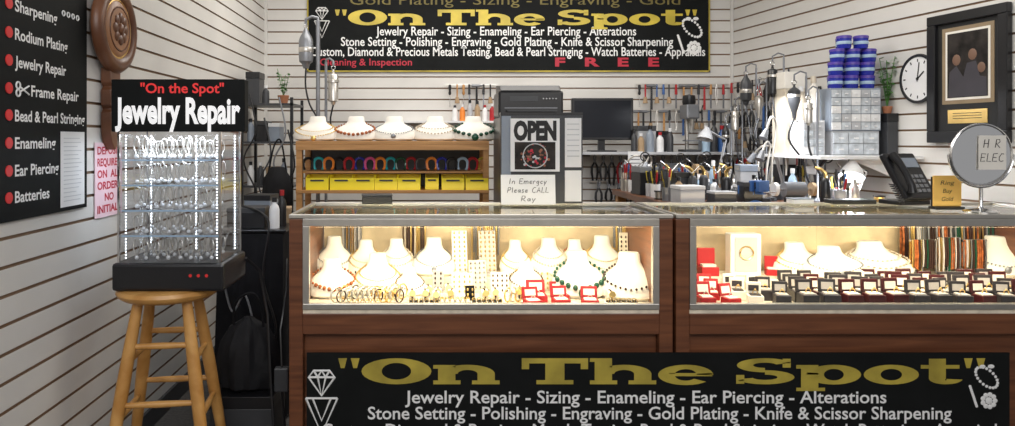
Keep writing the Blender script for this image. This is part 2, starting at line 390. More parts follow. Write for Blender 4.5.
def icons(parent,ox,oz,k,rx,rz,k2):
    mb=MB()
    def L(pts,cl=False): mb.tube([(ox+x*k,oz+y*k,0.003) for x,y in pts],0.045*k,5,cl)
    L([(-.5,.25),(-.3,.5),(.3,.5),(.5,.25),(0,-.45)],True); L([(-.5,.25),(.5,.25)]); L([(-.15,.25),(0,-.45),(.15,.25),(.3,.5)]); L([(-.15,.25),(-.3,.5)]); L([(-.15,.25),(0,.5),(.15,.25)])
    L([(-.6,-.55),(0,-1.9),(.6,-.55)]); L([(-.35,-.55),(0,-1.4),(.35,-.55)]); L([(-.6,-.55),(.6,-.55)])
    mb.obj('diamond_emblem',whitet,parent)
    mb=MB()
    for i in range(20):
        a=2*pi*i/20; mb.sph((rx+math.sin(a)*.5*k2,rz+.1*k2+math.cos(a)*.4*k2-.25*k2*math.sin(a),.002),.075*k2,8,5,sc=(1,1,.25))
    for i in range(12):
        t=i/11; mb.sph((rx+(-.75+t*.3)*k2,rz+(-.3-.9*t)*k2,.002),.07*k2,8,5,sc=(1,1,.25))
    for i in range(9):
        a=2*pi*i/9; mb.sph((rx+.1*k2+math.cos(a)*.28*k2,rz-.95*k2+math.sin(a)*.28*k2,.002),.12*k2,8,5,sc=(1,1,.25))
    mb.sph((rx+.1*k2,rz-.95*k2,.002),.17*k2,10,5,sc=(1,1,.25))
    mb.sph((rx-.2*k2,rz+.6*k2,.002),.1*k2,10,5,sc=(1.6,1,.25)); mb.sph((rx+.2*k2,rz+.6*k2,.002),.1*k2,10,5,sc=(1.6,1,.25))
    mb.obj('pearl_emblem',whitet,parent)
icons(fb,X(322,2.8)-.91,Z(383,2.8)-zc,0.105,X(985,2.8)-.91,Z(379,2.8)-zc,0.088)
d=5.585
bb=bn('black vinyl banner with yellow and white lettering on slatwall',X(508.5,d),d,Z(72,d),2.62,403*d/F)
bzc=(Z(72,d)+2.62)/2
def bbt(s,px,py,wpx,cap,m,bold,dz=0): text(s,cap,m,bb,((px-508.5)*d/F,Z(py,d)-bzc,0.004+dz),width=wpx*d/F,bold=bold)
slab(bb,(516-508.5)*d/F,Z(17.5,d)-bzc,.004,362*d/F,.125,yellt)
bbt('Jewelry Repair - Sizing - Enameling - Ear Piercing - Alterations',506,31,260,0.070,whitet,0.012)
bbt('Stone Setting - Polishing - Engraving - Gold Plating - Knife & Scissor Sharpening',507,41.5,332,0.070,whitet,0.012)
bbt('Custom, Diamond & Precious Metals Testing, Bead & Pearl Stringing - Watch Batteries - Appraisals',508,51.5,394,0.070,whitet,0.012)
bbt('Cleaning & Inspection',366,62,92,0.055,darkredt,0.012)
bbt('F   R   E   E',607,62,104,0.066,darkredt,0.04)
bbt('Gold Plating - Sizing - Engraving - Gold',515,0,330,0.075,dgold,0.0)
icons(bb,(322-508.5)*d/F,Z(14,d)-bzc,0.10,(692-508.5)*d/F,Z(30,d)-bzc,0.15)
eb=MB()
w=403*d/F/2; h=(2.62-Z(72,d))/2
eb.box(-w,w,-h,-h+.012,.002,.004).box(-w,-w+.012,-h,h,.002,.004).box(w-.012,w,-h,h,.002,.004)
eb.obj('edge_stripe',goldt,bb)

# ---------------------------------------------------------------- left wall signs
XW=XL+0.006
sg=thing('services_sign','black wall sign listing services with red dots','sign',loc=(XW,2.395,1.56),rot=RL)
MB().box(-.275,.275,-.465,.40,-.003,.006).obj('sign_board',banner,sg,bevel=.002)
for i,(s,py) in enumerate([('Sharpening',3),('Rodium Plating',32),('Jewelry Repair',60),('Frame Repair',88),('Bead & Pearl Stringing',115),('Enameling',143),('Ear Piercing',171),('Batteries',198)]):
    z=CH-(py-140)/322.-1.56
    MB().cyl((-.222,z,.006),(-.222,z,.009),.018).obj('red_dot',redt,sg)
    xx=-.19 if i!=3 else -.10
    text(s,.036,whitet,sg,(xx,z,.0068),width={'Bead & Pearl Stringing':.445,'Frame Repair':.31,'Jewelry Repair':.31,'Rodium Plating':.32,'Sharpening':.25,'Enameling':.24,'Ear Piercing':.26,'Batteries':.2}[s],align='L',bold=.02)
zs=CH+52/322.-1.56
mb=MB().torus((-.175,zs+.012,.008),.011,.003,'Z',14,5).torus((-.175,zs-.012,.008),.011,.003,'Z',14,5)
mb.tube([(-.165,zs+.008,.008),(-.115,zs-.014,.008)],.003,5).tube([(-.165,zs-.008,.008),(-.115,zs+.014,.008)],.003,5)
mb.obj('scissors_emblem',whitet,sg)
dots=MB()
for k in range(4): dots.torus((.10+k*.033,CH+131/290.-1.56,.008),.009,.0025,'Z',10,5)
dots.obj('ring_emblem',whitet,sg)
nt_=thing('notice_paper','printed white notice taped over the black sign','paper notice',loc=(XW+.0075,2.56,1.245),rot=RL)
MB().box(-.085,.085,-.135,.135,0,.001).obj('sheet',paper,nt_)
mb=MB()
for k in range(16): mb.box(-.065,.065-random.random()*.05,.11-k*.015,.1125-k*.015,.001,.0015)
mb.obj('printed_lines',lgrey,nt_)
dp=thing('deposit_sign','pink paper sign with dark red deposit notice','sign',loc=(XW,2.865,1.19),rot=RL)
MB().box(-.12,.12,-.15,.15,-.002,.001).obj('sheet',pinkp,dp)
for k,s in enumerate(['DEPOSIT','REQUIRED','ON  ALL','ORDERS','NO','INITIALS']):
    text(s,.030,darkredt,dp,(0,.118-k*.047,.0014),width=.205 if k!=4 else .08,bold=.03)
wb=thing('wall_barometer','carved dark wooden banjo-shaped barometer on slatwall','barometer',loc=(XL,2.84,1.80),rot=RL)
mb=MB().lathe([(0.0,.01),(.15,.01),(.178,.03),(.180,.045),(.168,.062),(.145,.070),(.125,.062),(.118,.05),(.0,.05)],44)
mb.obj('round_case',darkwood,wb)
MB().lathe([(0,.05),(.117,.05),(.110,.058),(.08,.064),(0,.066)],40).obj('dial',tan,wb)
MB().torus((0,0,.052),.117,.005,'Z',40,6).obj('bezel',gold,wb)
mb=MB()
for k in range(8):
    a=2*pi*k/8; mb.sph((.045*math.cos(a),.045*math.sin(a),.065),.022,10,6,sc=(1,1,.35))
mb.sph((0,0,.066),.024,12,6,sc=(1,1,.5)).torus((0,0,.062),.088,.004,'Z',30,5)
mb.obj('carved_medallion',darkwood,wb)
mb=MB().prism([(-.045,-.16),(.045,-.16),(.045,-.22),(.030,-.235),(.045,-.25),(.045,-.31),(.030,-.325),(.045,-.34),(.045,-.42),(.03,-.46),(0,-.49),(-.03,-.46),(-.045,-.42),(-.045,-.34),(-.030,-.325),(-.045,-.31),(-.045,-.25),(-.030,-.235),(-.045,-.22)],0.005,.045)
mb.torus((0,-.38,.046),.025,.006,'Z',18,6)
mb.obj('notched_stem',darkwood,wb,bevel=.005)

# ---------------------------------------------------------------- right wall
p=WR(920); ck=thing('wall_clock','round black-rimmed wall clock with white dial','clock',loc=(p.x,p.y,1.685),rot=RR)
ck.scale=(.88,1,1)
MB().lathe([(0,0),(.133,0),(.137,.008),(.133,.018),(.122,.018),(.120,.010),(0,.010)],40).obj('rim',black,ck)
MB().lathe([(0,.0105),(.1195,.0105),(.1195,.012),(0,.012)],36).obj('dial',white,ck)
mb=MB()
for k in range(12):
    M=Matrix.Rotation(k*pi/6,4,'Z'); mb.box(-.0035,.0035,.092,.108,.0121,.013,M=M)
mb.obj('hour_mark_ring',blackt,ck)
mb=MB().box(-.004,.004,-.01,.06,.013,.014,M=Matrix.Rotation(-0.9,4,'Z')).box(-.003,.003,-.015,.09,.014,.015,M=Matrix.Rotation(-.15,4,'Z')); mb.cyl((0,0,.012),(0,0,.017),.008)
mb.obj('clock_hands',blackt,ck)
p=WRd(3.535); fr=thing('framed_photograph','black framed photograph of people with small plaque','picture',loc=(p.x,p.y,1.67),rot=RR)
mb=MB(); W,H=.225,.335
mb.box(-W,W,-H,-H+.06,0,.03).box(-W,W,H-.05,H,0,.03).box(-W,-W+.05,-H+.06,H-.05,0,.03).box(W-.05,W,-H+.06,H-.05,0,.03)
mb.obj('frame',black,fr,bevel=.004)
MB().box(-W+.05,W-.05,-H+.06,H-.05,.004,.01).obj('mat_board',blackt,fr)
MB().box(-.145,.145,-.135,.26,.01,.012).obj('outer_mat',matb,fr)
MB().box(-.125,.125,-.115,.24,.0115,.0125).obj('inner_mat',velvet,fr)
MB().box(-.113,.113,-.103,.228,.012,.0135).obj('photo_print',photo,fr)
mb=MB()
for (a,b,c) in[(-.06,.09,.024),(.03,.11,.024),(.078,.04,.022)]: mb.sph((a,b,.0135),c,12,6,sc=(1,1.2,.1))
mb.obj('photo_faces',skinp,fr)
MB().prism([(-.108,-.10),(-.1,.03),(-.06,.06),(-.02,.0),(.0,.07),(.05,.075),(.07,0),(.105,-.01),(.108,-.10)],.0135,.0142).obj('photo_clothing',suit,fr)
MB().box(-.11,.11,-.235,-.165,.01,.014).obj('plaque',gold,fr)
mb=MB()
for k in range(3): mb.box(-.08,.08,-.185-k*.013,-.182-k*.013,.014,.0145)
mb.obj('engraved_lines',blackt,fr)

# ---------------------------------------------------------------- stool
SR=.018
st=thing('bar_stool','round golden wooden stool with splayed turned legs','stool',loc=(-1.02,2.73,0))
MB().lathe([(0,.725+SR),(.165,.725+SR),(.185,.738+SR),(.19,.75+SR),(.185,.763+SR),(.17,.768+SR),(0,.766+SR)],40).obj('seat',oak,st)
def leg(a): 
    return Vector((math.cos(a)*.125,math.sin(a)*.125,.725+SR)),Vector((math.cos(a)*.27,math.sin(a)*.27,0))
for k in range(4):
    a=pi/4+k*pi/2+.12; t,b=leg(a)
    MB().tube([t,t.lerp(b,.15),t.lerp(b,.4),t.lerp(b,.7),b],[.019,.022,.025,.022,.016],12).obj('leg',oak,st)
for k in range(4):
    a=pi/4+k*pi/2+.12
    for j,fz in enumerate((.22,.50) if k%2==0 else (.30,.58)):
        p=leg(a);q=leg(a+pi/2); A=p[0].lerp(p[1],fz);B=q[0].lerp(q[1],fz)
        MB().tube([A,A.lerp(B,.5),B],[.010,.013,.010],10).obj('rung',oak,st)
tw=thing('showcase_tower','lit clear acrylic jewelry tower with lettered black header','display case',loc=(-.98,2.755,.768+SR))
MB().box(-.205,.215,-.155,.155,0,.105).obj('base',black,tw,bevel=.012)
mb=MB()
for k in range(3): mb.cyl((.09+k*.03,-.157,.06),(.09+k*.03,-.153,.06),.006)
mb.obj('indicator_lights',redt,tw)
for x in(-.185,.195):
    for y in(-.135,.135): MB().box(x-.004,x+.004,y-.004,y+.004,.105,.60).obj('corner_post',chrome,tw)
gz=(.105,.60)
for nm,b in(('glass_panel',(-.178,.188,-.138,-.134)),('glass_panel',(-.178,.188,.134,.138)),('glass_panel',(-.187,-.183,-.13,.13)),('glass_panel',(.193,.197,-.13,.13))):
    MB().box(*b,*gz).obj(nm,acry,tw)
SZ=[.20,.295,.39,.485]
for z in SZ:
    MB().box(-.178,.188,-.125,.125,z,z+.005).obj('glass_shelf',acry,tw)
    MB().box(-.178,.188,-.128,-.125,z,z+.006).obj('shelf_edge_glint',lblue,tw)  # pale strip imitates the bright edge where acrylic catches light
for x,y in((-.165,-.12),(-.165,.12),(.02,.12),(.178,-.12),(.178,.12)):
    mb=MB()
    for k in range(40): mb.sph((x,y,.12+k*.0118),.0028 if y<0 else .0036,6,4)
    mb.obj('led_strip',ledm,tw)
MB().box(-.19,.20,-.14,.14,.60,.612).obj('top_plate',white,tw)
MB().box(-.205,.292,-.155,-.10,.595,.79).obj('header_box',banner,tw,bevel=.004)
def ttx(s,cap,m,x,z,w,bold): text(s,cap,m,tw,(x,-.1565,z),width=w,bold=bold,rot=RF)
ttx('"On the Spot"',.036,redb,.06,.757,.31,.02); ttx('Jewelry Repair',.092,whiteb,.043,.674,.465,.035)
def chainitem():
    r=thing('pendant_necklace','fine silver chain with pendant hung on clear stand','necklace',group='necklaces in the acrylic tower')
    MB().box(-.016,.016,-.010,.010,0,.003).box(-.0015,.0015,-.001,.001,.003,.082).box(-.014,.014,-.001,.001,.079,.082).obj('stand',acry,r)
    pts=[(.012*math.sin(a)*(1 if math.cos(a)>-.3 else .5),-.004,.046+.034*math.cos(a)) for a in [2*pi*i/14 for i in range(14)]]
    MB().tube(pts,.0026,5,True).obj('chain',silver,r)
    MB().sph((0,-.005,.010),.008,8,6).obj('pendant',white,r)
    return r
ci=chainitem(); first=True; tl=Vector(tw.location)
for zi in [.106]+[z+.006 for z in SZ]:
    for k in range(8):
        for y in(-.08,-.01,.06):
            p=tl+Vector((-.14+k*.041+random.uniform(-.006,.006),y,zi))
            if first: ci.location=p; first=False
            else: dup(ci,p,(0,0,random.uniform(-.5,.5)),scale=random.uniform(.85,1.1))

# ---------------------------------------------------------------- busts
B1=[(0,.085,.05,0),(.012,.108,.062,0),(.035,.118,.062,.008),(.065,.108,.055,.022),(.09,.078,.045,.036),(.108,.052,.036,.045),(.125,.043,.032,.052),(.15,.040,.030,.060),(.156,.036,.026,.062)]
def interp(P,z):
    for i in range(len(P)-1):
        if P[i][0]<=z<=P[i+1][0]:
            t=(z-P[i][0])/(P[i+1][0]-P[i][0]); return [P[i][k]+(P[i+1][k]-P[i][k])*t for k in range(4)]
    return P[-1]
def bustmesh(P,n=28):
    mb=MB(); vs=[];fs=[]
    for z,a,b,y in P:
        for i in range(n):
            t=2*pi*i/n; vs.append((a*math.sin(t),y-b*math.cos(t),z))
    for j in range(len(P)-1):
        for i in range(n): fs.append((j*n+i,j*n+(i+1)%n,(j+1)*n+(i+1)%n,(j+1)*n+i))
    fs.append(tuple(range(n))); fs.append(tuple(range((len(P)-1)*n,len(P)*n)))
    return mb.add(vs,fs,0,True)
def neckpts(P,zl,zt,n,pw=.75,r=.003):
    out=[]
    for i in range(n):
        a=2*pi*i/n; z=zl+(zt-zl)*(((1-math.cos(a))/2)**pw); q=interp(P,z)
        out.append(Vector(((q[1]+r)*math.sin(a),q[3]-(q[2]+r)*math.cos(a),z+r)))
    return out
bust=bustmesh(B1).obj('necklace_bust',velvet); tag(bust,'white leatherette necklace display bust','display bust','necklace busts')
def necklace(kind):
    m={'pearl':pearl,'gold':gold,'green':green,'dark':darkbead,'silver':grey,'amber':amber}[kind]
    mb=MB(); br={'pearl':.0050,'gold':.0040,'green':.0070,'dark':.005,'silver':.0036,'amber':.0058}[kind]
    N={'pearl':44,'gold':60,'green':26,'dark':38,'silver':56,'amber':34}[kind]
    zl={'pearl':.040,'gold':.025,'green':.03,'dark':.035,'silver':.04,'amber':.035}[kind]
    L=neckpts(B1,zl,.118,N,r=br)
    for i,p in enumerate(L):
        f=1.0+ (0.6 if kind in('green','amber') and (i<5 or i>N-5) else 0)
        mb.sph(p,br*f,7,5)
    if kind in('pearl','gold'):
        for i,p in enumerate(neckpts(B1,zl+.03,.12,N,r=br)): mb.sph(p,br*.8,6,4)
    if kind in('gold','silver','green'): mb.sph(L[0]+Vector((0,-.004,-.014)),.013 if kind!='green' else .018,10,6,sc=(1,.5,1.2))
    o=mb.obj('necklace',m)
    return tag(o,{'pearl':'double strand pearl necklace draped on a white bust','gold':'gold chain necklace with pendant on bust','green':'chunky dark green stone necklace on bust','dark':'dark brown bead necklace on bust','silver':'dark silver chain necklace with pendant on bust','amber':'amber bead necklace with large front beads on bust'}[kind],'necklace','displayed necklaces')
NK={k:necklace(k) for k in('pearl','gold','green','dark','silver','amber')}
used=set(); ub=[False]
def putbust(x,y,z,kind,sc=1.0,rz=0.0,group=None):
    s3=sc if hasattr(sc,'__len__') else (sc,)*3
    if not ub[0]: b=bust; b.location=(x,y,z); b.rotation_euler=(0,0,rz); b.scale=s3; ub[0]=True
    else: b=dup(bust,(x,y,z),(0,0,rz),scale=s3)
    if group: b['group']=group
    if kind:
        o=NK[kind]
        if kind in used: o=dup(o,(x,y,z),(0,0,rz),scale=s3)
        else: used.add(kind); o.location=(x,y,z); o.rotation_euler=(0,0,rz); o.scale=s3
G='necklace busts in the lit case'
T=lambda s,h:(s,s*.92,s*h)
for px,d,k,s,rz in[(333,3.03,'amber',T(.95,1.05),.25),(378,3.08,'gold',T(.95,1.15),.1),(434,3.20,'silver',T(.85,1.25),0),(526,3.09,'dark',T(.72,1.2),-.1),(580,3.03,'green',T(1.05,1.15),0),(604,3.21,'gold',T(.85,1.3),0),(630,2.99,'dark',T(1.1,1.1),-.2),(550,3.21,'pearl',T(.8,1.3),0),(335,3.22,'silver',T(.8,1.35),.2),(642,3.21,'pearl',T(.75,1.3),-.2),(397,3.22,'pearl',T(.75,1.35),.1),(516,3.22,'gold',T(.65,1.5),0),(366,3.22,'gold',T(.75,1.3),.1),(576,3.23,'amber',T(.7,1.4),0),(410,3.06,'dark',T(.62,1.2),.1)]:
    putbust(X(px,d),d,DK+(.06 if d>3.15 else 0),k,s,rz,G)
G='necklace busts in the ring case'
for px,d,k,s,rz in[(802,3.21,'gold',(1.15,.95,.9),.15),(836,3.14,'silver',(1.25,1,.85),0),(878,3.19,'pearl',(1.45,1.05,.95),0),(1002,3.19,'silver',T(1.1,1.0),-.3)]:
    putbust(X(px,d),d,DK+(.06 if d>3.1 else 0),k,s,rz,G)
for (xa,xb,ya,yb,cc) in((X(312,3.22),X(648,3.22),3.15,3.32,'low white cloth-covered riser behind necklaces'),(X(700,3.22),2.62,3.10,3.32,'low white cloth-covered riser behind ring boxes')):
    mb=MB(); mb.box(xa,xb,ya,yb,DK,DK+.059)
    tag(mb.obj('display_riser',cloth,bevel=.006),cc,'display riser')
def bangle(): return MB().torus((0,0,.033),.029,.0035,'Y',22,6).obj('bangle',silver)
bg=tag(bangle(),'silver bangle standing in a row','bracelet','bangles in the lit case'); k=0
for row,(d,px0,n) in enumerate([(2.90,336,13),(2.97,345,12),(2.91,508,3)]):
    for i in range(n):
        loc=(X(px0,d)+i*.022,d,DK+.001)
        if k==0: bg.location=loc; bg.rotation_euler=(0,0,.9)
        else:
            o=dup(bg,loc,(0,0,.9+random.uniform(-.15,.15)),scale=random.uniform(.85,1.05))
            c_=random.random()
            if c_<.2: recolor(o,[gold]); o['label']='gold bangle standing in a row'
            elif c_<.35: recolor(o,[darkbead]); o['label']='dark brown bangle standing in a row'
        k+=1
def ringtray(x,y,z,label,m,n=6,rows=2):
    r=thing('ring_tray',label,'jewelry tray',loc=(x,y,z))
    MB().box(-.065,.065,-.03,.03,0,.012).obj('tray',m,r,bevel=.002)
    mb=MB()
    for a in range(n):
        for b in range(rows): mb.lathe([(0,.012),(.009,.012),(.009,.018),(0,.020)],10,M=Matrix.Translation((-.053+a*.0212,-.014+b*.028,0)))
    mb.obj('ring_slot',blackt if m is velvet else velvet,r)
    mb=MB()
    for a in range(n):
        for b in range(rows): mb.torus((-.053+a*.0212,-.014+b*.028,.021),.007,.0015,'Y',12,5)
    mb.obj('ring_set',gold,r)
    return r
ringtray(X(424,2.86),2.86,DK,'white tray with black slots holding rings',velvet)
ringtray(X(487,2.87),2.87,DK,'white tray with black slots holding small gold rings',velvet)
ringtray(X(455,2.88),2.88,DK,'black tray with white slots holding rings',black)
ringtray(X(365,2.85),2.845,DK,'black tray with pale slots holding rings',black)
ringtray(X(622,2.86),2.86,DK,'white tray with black slots beside red boxes',velvet)
def estand(x,y,z,h,w,label,pm=velvet,em=None,rz=0):
    r=thing('earring_stand',label,'jewelry stand',loc=(x,y,z),rot=(0,0,rz))
    MB().box(-w/2,w/2,-.02,.03,0,.008).obj('foot',pm,r)
    MB().box(-w/2,w/2,-.004,.004,.008,h,M=Matrix.Rotation(-.15,4,'X')).obj('panel',pm,r,bevel=.002)
    mb=MB()
    nx=max(2,int(w/.02))
    for a in range(nx):
        for b in range(int(h/.022)):
            q=(-w/2+w*(a+.5)/nx,-.007,.022+b*.021)
            mb.sph(q,.005,7,5,M=Matrix.Rotation(-.15,4,'X'),sc=(.8,1,1.3))
    mb.obj('earring_set',em or random.choice([gold,grey,darkbead]),r)
for px,d,h,w,pm,em in[(462,3.03,.10,.09,velvet,gold),(500,3.05,.10,.08,velvet,darkbead),(478,3.12,.14,.08,cloth,grey),(460,3.21,.20,.07,velvet,gold),(488,3.21,.20,.08,mauve,gold),(545,3.10,.09,.05,cloth,gold),(606,3.12,.10,.05,velvet,darkbead),(470,2.965,.06,.04,blackm,gold),(444,2.90,.04,.03,velvet,gold),(358,3.13,.10,.05,velvet,darkbead),(314,3.15,.14,.03,mauve,gold),(624,3.22,.19,.04,cloth,darkbead),(438,3.10,.10,.05,mauve,darkbead)]:
    estand(X(px,d),d,DK+(.06 if d>3.16 else 0),h,w,'upright panel stand with rows of earrings',pm,em,random.uniform(-.2,.2))
def watch():
    r=thing('watch','small wristwatch on a white cuff','watch',group='watches in the lit case')
    MB().cyl((-.014,0,.026),(.014,0,.026),.022,n=18).obj('cuff',velvet,r)
    MB().torus((0,0,.026),.0235,.004,'X',18,5).obj('strap',darkbead,r)
    MB().cyl((0,-.022,.034),(0,-.03,.038),.013,n=16).obj('watch_dial',gold,r)
    MB().box(-.016,.016,-.016,.016,0,.008).obj('stand',velvet,r); return r
wt=watch(); wt.location=(X(438,2.98),2.98,DK)
for px,d in[(452,2.95),(484,2.95),(495,2.97),(448,3.06),(425,2.95),(412,2.95),(436,2.92),(520,2.98),(428,3.03),(610,2.93),(395,3.0)]: dup(wt,(X(px,d),d,DK),(0,0,random.uniform(-.3,.3)))
def openbox(name,label,cat,m,w,h,lid,group,inner=velvet,ring=True,back=-.25):
    r=thing(name,label,cat,group=group)
    MB().box(-w/2,w/2,-w*.45,w*.45,0,h*.75).obj('box_base',m,r,bevel=.003)
    MB().box(-w*.36,w*.36,-w*.33,w*.33,h*.7,h*.84).obj('cushion',inner,r,bevel=.002)
    M=Matrix.Translation((0,w*.45,h*.75))@Matrix.Rotation(back,4,'X')
    MB().box(-w/2,w/2,0,.012,0,lid,M=M).obj('lid',m,r,bevel=.003)
    MB().box(-w*.34,w*.34,-.002,0,.012,lid-.013,M=M).obj('lid_lining',inner,r)
    if ring:
        mb=MB().torus((0,-.002,h*.84+.006),.010,.002,'Y',16,5); mb.sph((0,-.002,h*.84+.018),.0045,7,5); mb.obj('ring',gold if m is not red else silver,r)
    return r
ob=openbox('gift_box','open red velvet box with white lining','jewelry box',red,.08,.035,.055,'red boxes in the lit case',velvet)
ob.location=(X(537,2.95),2.95,DK)
for px,d,rz in[(561,2.89,.1),(590,2.88,-.1),(560,2.98,.1),(533,2.87,.2)]: dup(ob,(X(px,d),d,DK),(0,0,rz),scale=.85)
rb=openbox('ring_box','open burgundy ring box with white lining','ring box',burg,.066,.064,.054,'ring boxes in the lit case',back=-.08)
gb=openbox('ring_box','open charcoal ring box with grey lining','ring box',greybox,.066,.064,.054,'ring boxes in the lit case',inner=mauve,back=-.08)
wbx=openbox('ring_box','open white ring box with gold ring','ring box',velvet,.062,.056,.050,'ring boxes in the lit case',inner=greybox,back=-.08)
u=set()
for d,rs,pxs in((2.862,0,range(808,1030,22)),(2.935,0,range(800,1030,21)),(3.005,0,range(794,1025,21)),(3.072,0,range(790,1000,20))):
    for px in pxs:
        loc=(X(px,d),d,DK+rs)
        if loc[0]>2.60: continue
        q=random.random(); src=rb if q<.48 else gb if q<.94 else wbx
        if src not in u: src.location=loc; u.add(src)
        else: dup(src,loc,(0,0,random.uniform(-.2,.2)),scale=random.uniform(.9,1.05))
rr=openbox('ring_box','open red ring box with white lining','ring box',red,.064,.045,.056,'red ring boxes in the lit case'); k=0
for px,d in[(706,2.88),(731,2.87),(755,2.88),(782,2.87),(712,2.98),(738,2.97),(765,2.97),(706,3.06),(757,3.05),(733,3.06)]:
    loc=(X(px,d),d,DK)
    if k==0: rr.location=loc
    elif k in(3,6): dup(gb,loc,(0,0,random.uniform(-.3,.3)),scale=.9)
    elif k in(2,5,8,9): dup(wbx,loc,(0,0,random.uniform(-.3,.3)),scale=.95)
    else: dup(rr,loc,(0,0,random.uniform(-.3,.3)),scale=random.uniform(.85,1.05))
    k+=1
r=thing('presentation_box','upright white presentation box with grey card inside','jewelry box',loc=(X(744,3.2),3.2,DK+.06))
MB().box(-.07,.07,-.02,.04,0,.19).obj('box_shell',velvet,r,bevel=.004)
MB().box(-.05,.05,-.024,-.02,.02,.175).obj('card_insert',lgrey,r)
MB().torus((0,-.028,.105),.03,.003,'Y',20,5).obj('pendant_chain',gold,r)
r=thing('presentation_box','open red velvet presentation box with white liner','jewelry box',loc=(X(708,3.2),3.2,DK+.06))
MB().box(-.04,.04,-.03,.03,0,.04).obj('box_base',red,r,bevel=.003); MB().box(-.04,.04,.02,.035,.04,.12).obj('lid',red,r,bevel=.003); MB().box(-.03,.03,-.02,.015,.04,.05).obj('cushion',velvet,r)
dup(r,(X(772,3.2),3.2,DK+.06),(0,0,-.2),scale=.7)
def tstand(x,y,z,h,w,mats,label,lo=.6,hi=.88):
    r=thing('chain_stand',label,'jewelry stand',loc=(x,y,z))
    mb=MB().lathe([(0,0),(.030,0),(.030,.006),(.008,.012),(.005,.02),(.005,h),(0,h)],16); mb.cyl((-w/2,0,h),(w/2,0,h),.006)
    mb.obj('stand',chrome,r)
    n=int(w/.0095)
    for i in range(n):
        x_=-w/2+.008+i*(w-.016)/(n-1); L=h*random.uniform(lo,hi)
        pts=[(x_,-.008,h+.004),(x_+.001,-.011,h-L*.5),(x_,-.009,h-L),(x_+.001,.009,h-L),(x_,.009,h-L*.5),(x_,.007,h+.004)]
        MB().tube(pts,random.choice([.003,.0045]),5,True).obj('hanging_chain',random.choice(mats),r)
CC=[darkbead,grey,darkbead,amber,darkbead,green,gold,mauve]
for px,d,h,w,l in((912,3.28,.23,.11,'tall bar stand hung with dark bead strands'),(938,3.28,.25,.12,'tall bar stand hung with grey and brown strands'),(965,3.28,.24,.12,'tall bar stand hung with dark green strands'),(990,3.29,.23,.10,'tall bar stand hung with mixed strands'),(922,3.18,.16,.11,'short bar stand hung with brown bead strands'),(948,3.18,.17,.11,'short bar stand hung with green and brown strands'),(974,3.18,.16,.11,'short bar stand hung with grey strands')):
    tstand(X(px,d),d,DK+.06,h,w,CC,l,.72,.95)
tstand(X(485,3.29),3.29,DK+.06,.23,.14,[gold,grey],'chrome bar stand hung with gold and grey chains')
tstand(X(414,3.30),3.30,DK+.06,.23,.12,[gold,darkbead,pearl],'chrome bar stand hung with mixed chains')
tstand(X(622,3.30),3.30,DK+.06,.22,.09,[gold,pearl,grey],'chrome bar stand hung with pale chains')
tstand(X(352,3.30),3.30,DK+.06,.23,.10,[gold,grey,mauve],'chrome bar stand hung with grey chains')

# ---------------------------------------------------------------- on the counter
OZ=1.0525
ot=thing('document_stand','grey document stand with papers standing on counter','document stand',loc=(X(541,3.3),3.28,OZ))
wd=.385
MB().box(-wd/2,wd/2,0,.06,0,.415).obj('backing_board',dgrey,ot,bevel=.003)
MB().box(-wd/2+.004,-wd/2+.048,-.003,0,.0,.41).obj('side_strip',greyblue,ot)
MB().box(.108,wd/2-.008,-.006,-.0,.17,.40).obj('pale_sheet',paper,ot)
MB().box(.108,wd/2-.008,-.006,-.0,.01,.155).obj('pale_sheet',paper,ot)
mb=MB()
for k in range(7): mb.box(.118,.175,-.0068,-.006,.37-k*.025,.374-k*.025)
mb.obj('printed_lines',lgrey,ot)
MB().box(-wd/2,wd/2,-.0,.065,.415,.427).obj('top_ledge',black,ot)
os_=thing('open_sign','white poster reading OPEN above round jewelry picture','sign',loc=(X(535,3.27),3.268,OZ+.155+.115),rot=RF)
MB().box(-.115,.115,-.12,.128,-.004,.0).obj('sheet',white,os_)
text('OPEN',.082,blackt,os_,(0,.072,.0006),width=.20,bold=.06)
MB().box(-.095,.095,-.11,.018,0,.001).obj('picture_area',photo,os_)
mb=MB()
for k in range(70):
    a=random.uniform(0,2*pi); q=.058*math.sqrt(random.random()); mb.sph((q*1.2*math.cos(a),-.046+q*math.sin(a),.001+k*.00002),random.uniform(.003,.008),7,4,mi=random.choice([0,0,1,2,3]),sc=(1,1,.15))
mb.torus((0,-.046,.001),.056,.003,'Z',28,5,mi=2); mb.obj('jewelry_picture',[copper,blackt,lgrey,darkredt],os_)
en=thing('handwritten_card','white handwritten card leaning on document stand','sign',loc=(X(528,3.22),3.215,OZ+.070),rot=(pi/2-.12,0,0))
MB().box(-.125,.125,-.069,.068,-.002,0).obj('card',white,en)
for s,y,w in(('In Emergcy',.038,.17),('Please CALL',-.002,.19),('Ray',-.042,.065)): hand(s,.024,blackt,en,(0,y,.0006),w)
ph=thing('desk_phone','black corded desk phone with angled keypad','telephone',loc=(X(909,3.24),3.22,OZ),rot=(0,0,.25))
M=Matrix.Rotation(math.radians(58),4,'X')
MB().box(-.085,.085,-.02,.10,0,.02).obj('foot',black,ph,bevel=.004)
MM=Matrix.Translation((0,-.03,.018))@M
MB().box(-.09,.09,0,.24,0,.03,M=MM).obj('body',black,ph,bevel=.008)
mb=MB()
for a in range(3):
    for b in range(4): mb.box(-.01+a*.027,.01+a*.027,.03+b*.025,.046+b*.025,.03,.034,M=MM)
mb.obj('keypad',grey,ph); MB().box(-.015,.075,.16,.21,.03,.034,M=MM).obj('display_screen',greyblue,ph)
MB().tube([(-.06,.02,.045),(-.06,.05,.058),(-.06,.11,.062),(-.06,.17,.058),(-.06,.22,.045)],[.02,.016,.014,.016,.021],12,M=MM).obj('handset',black,ph)
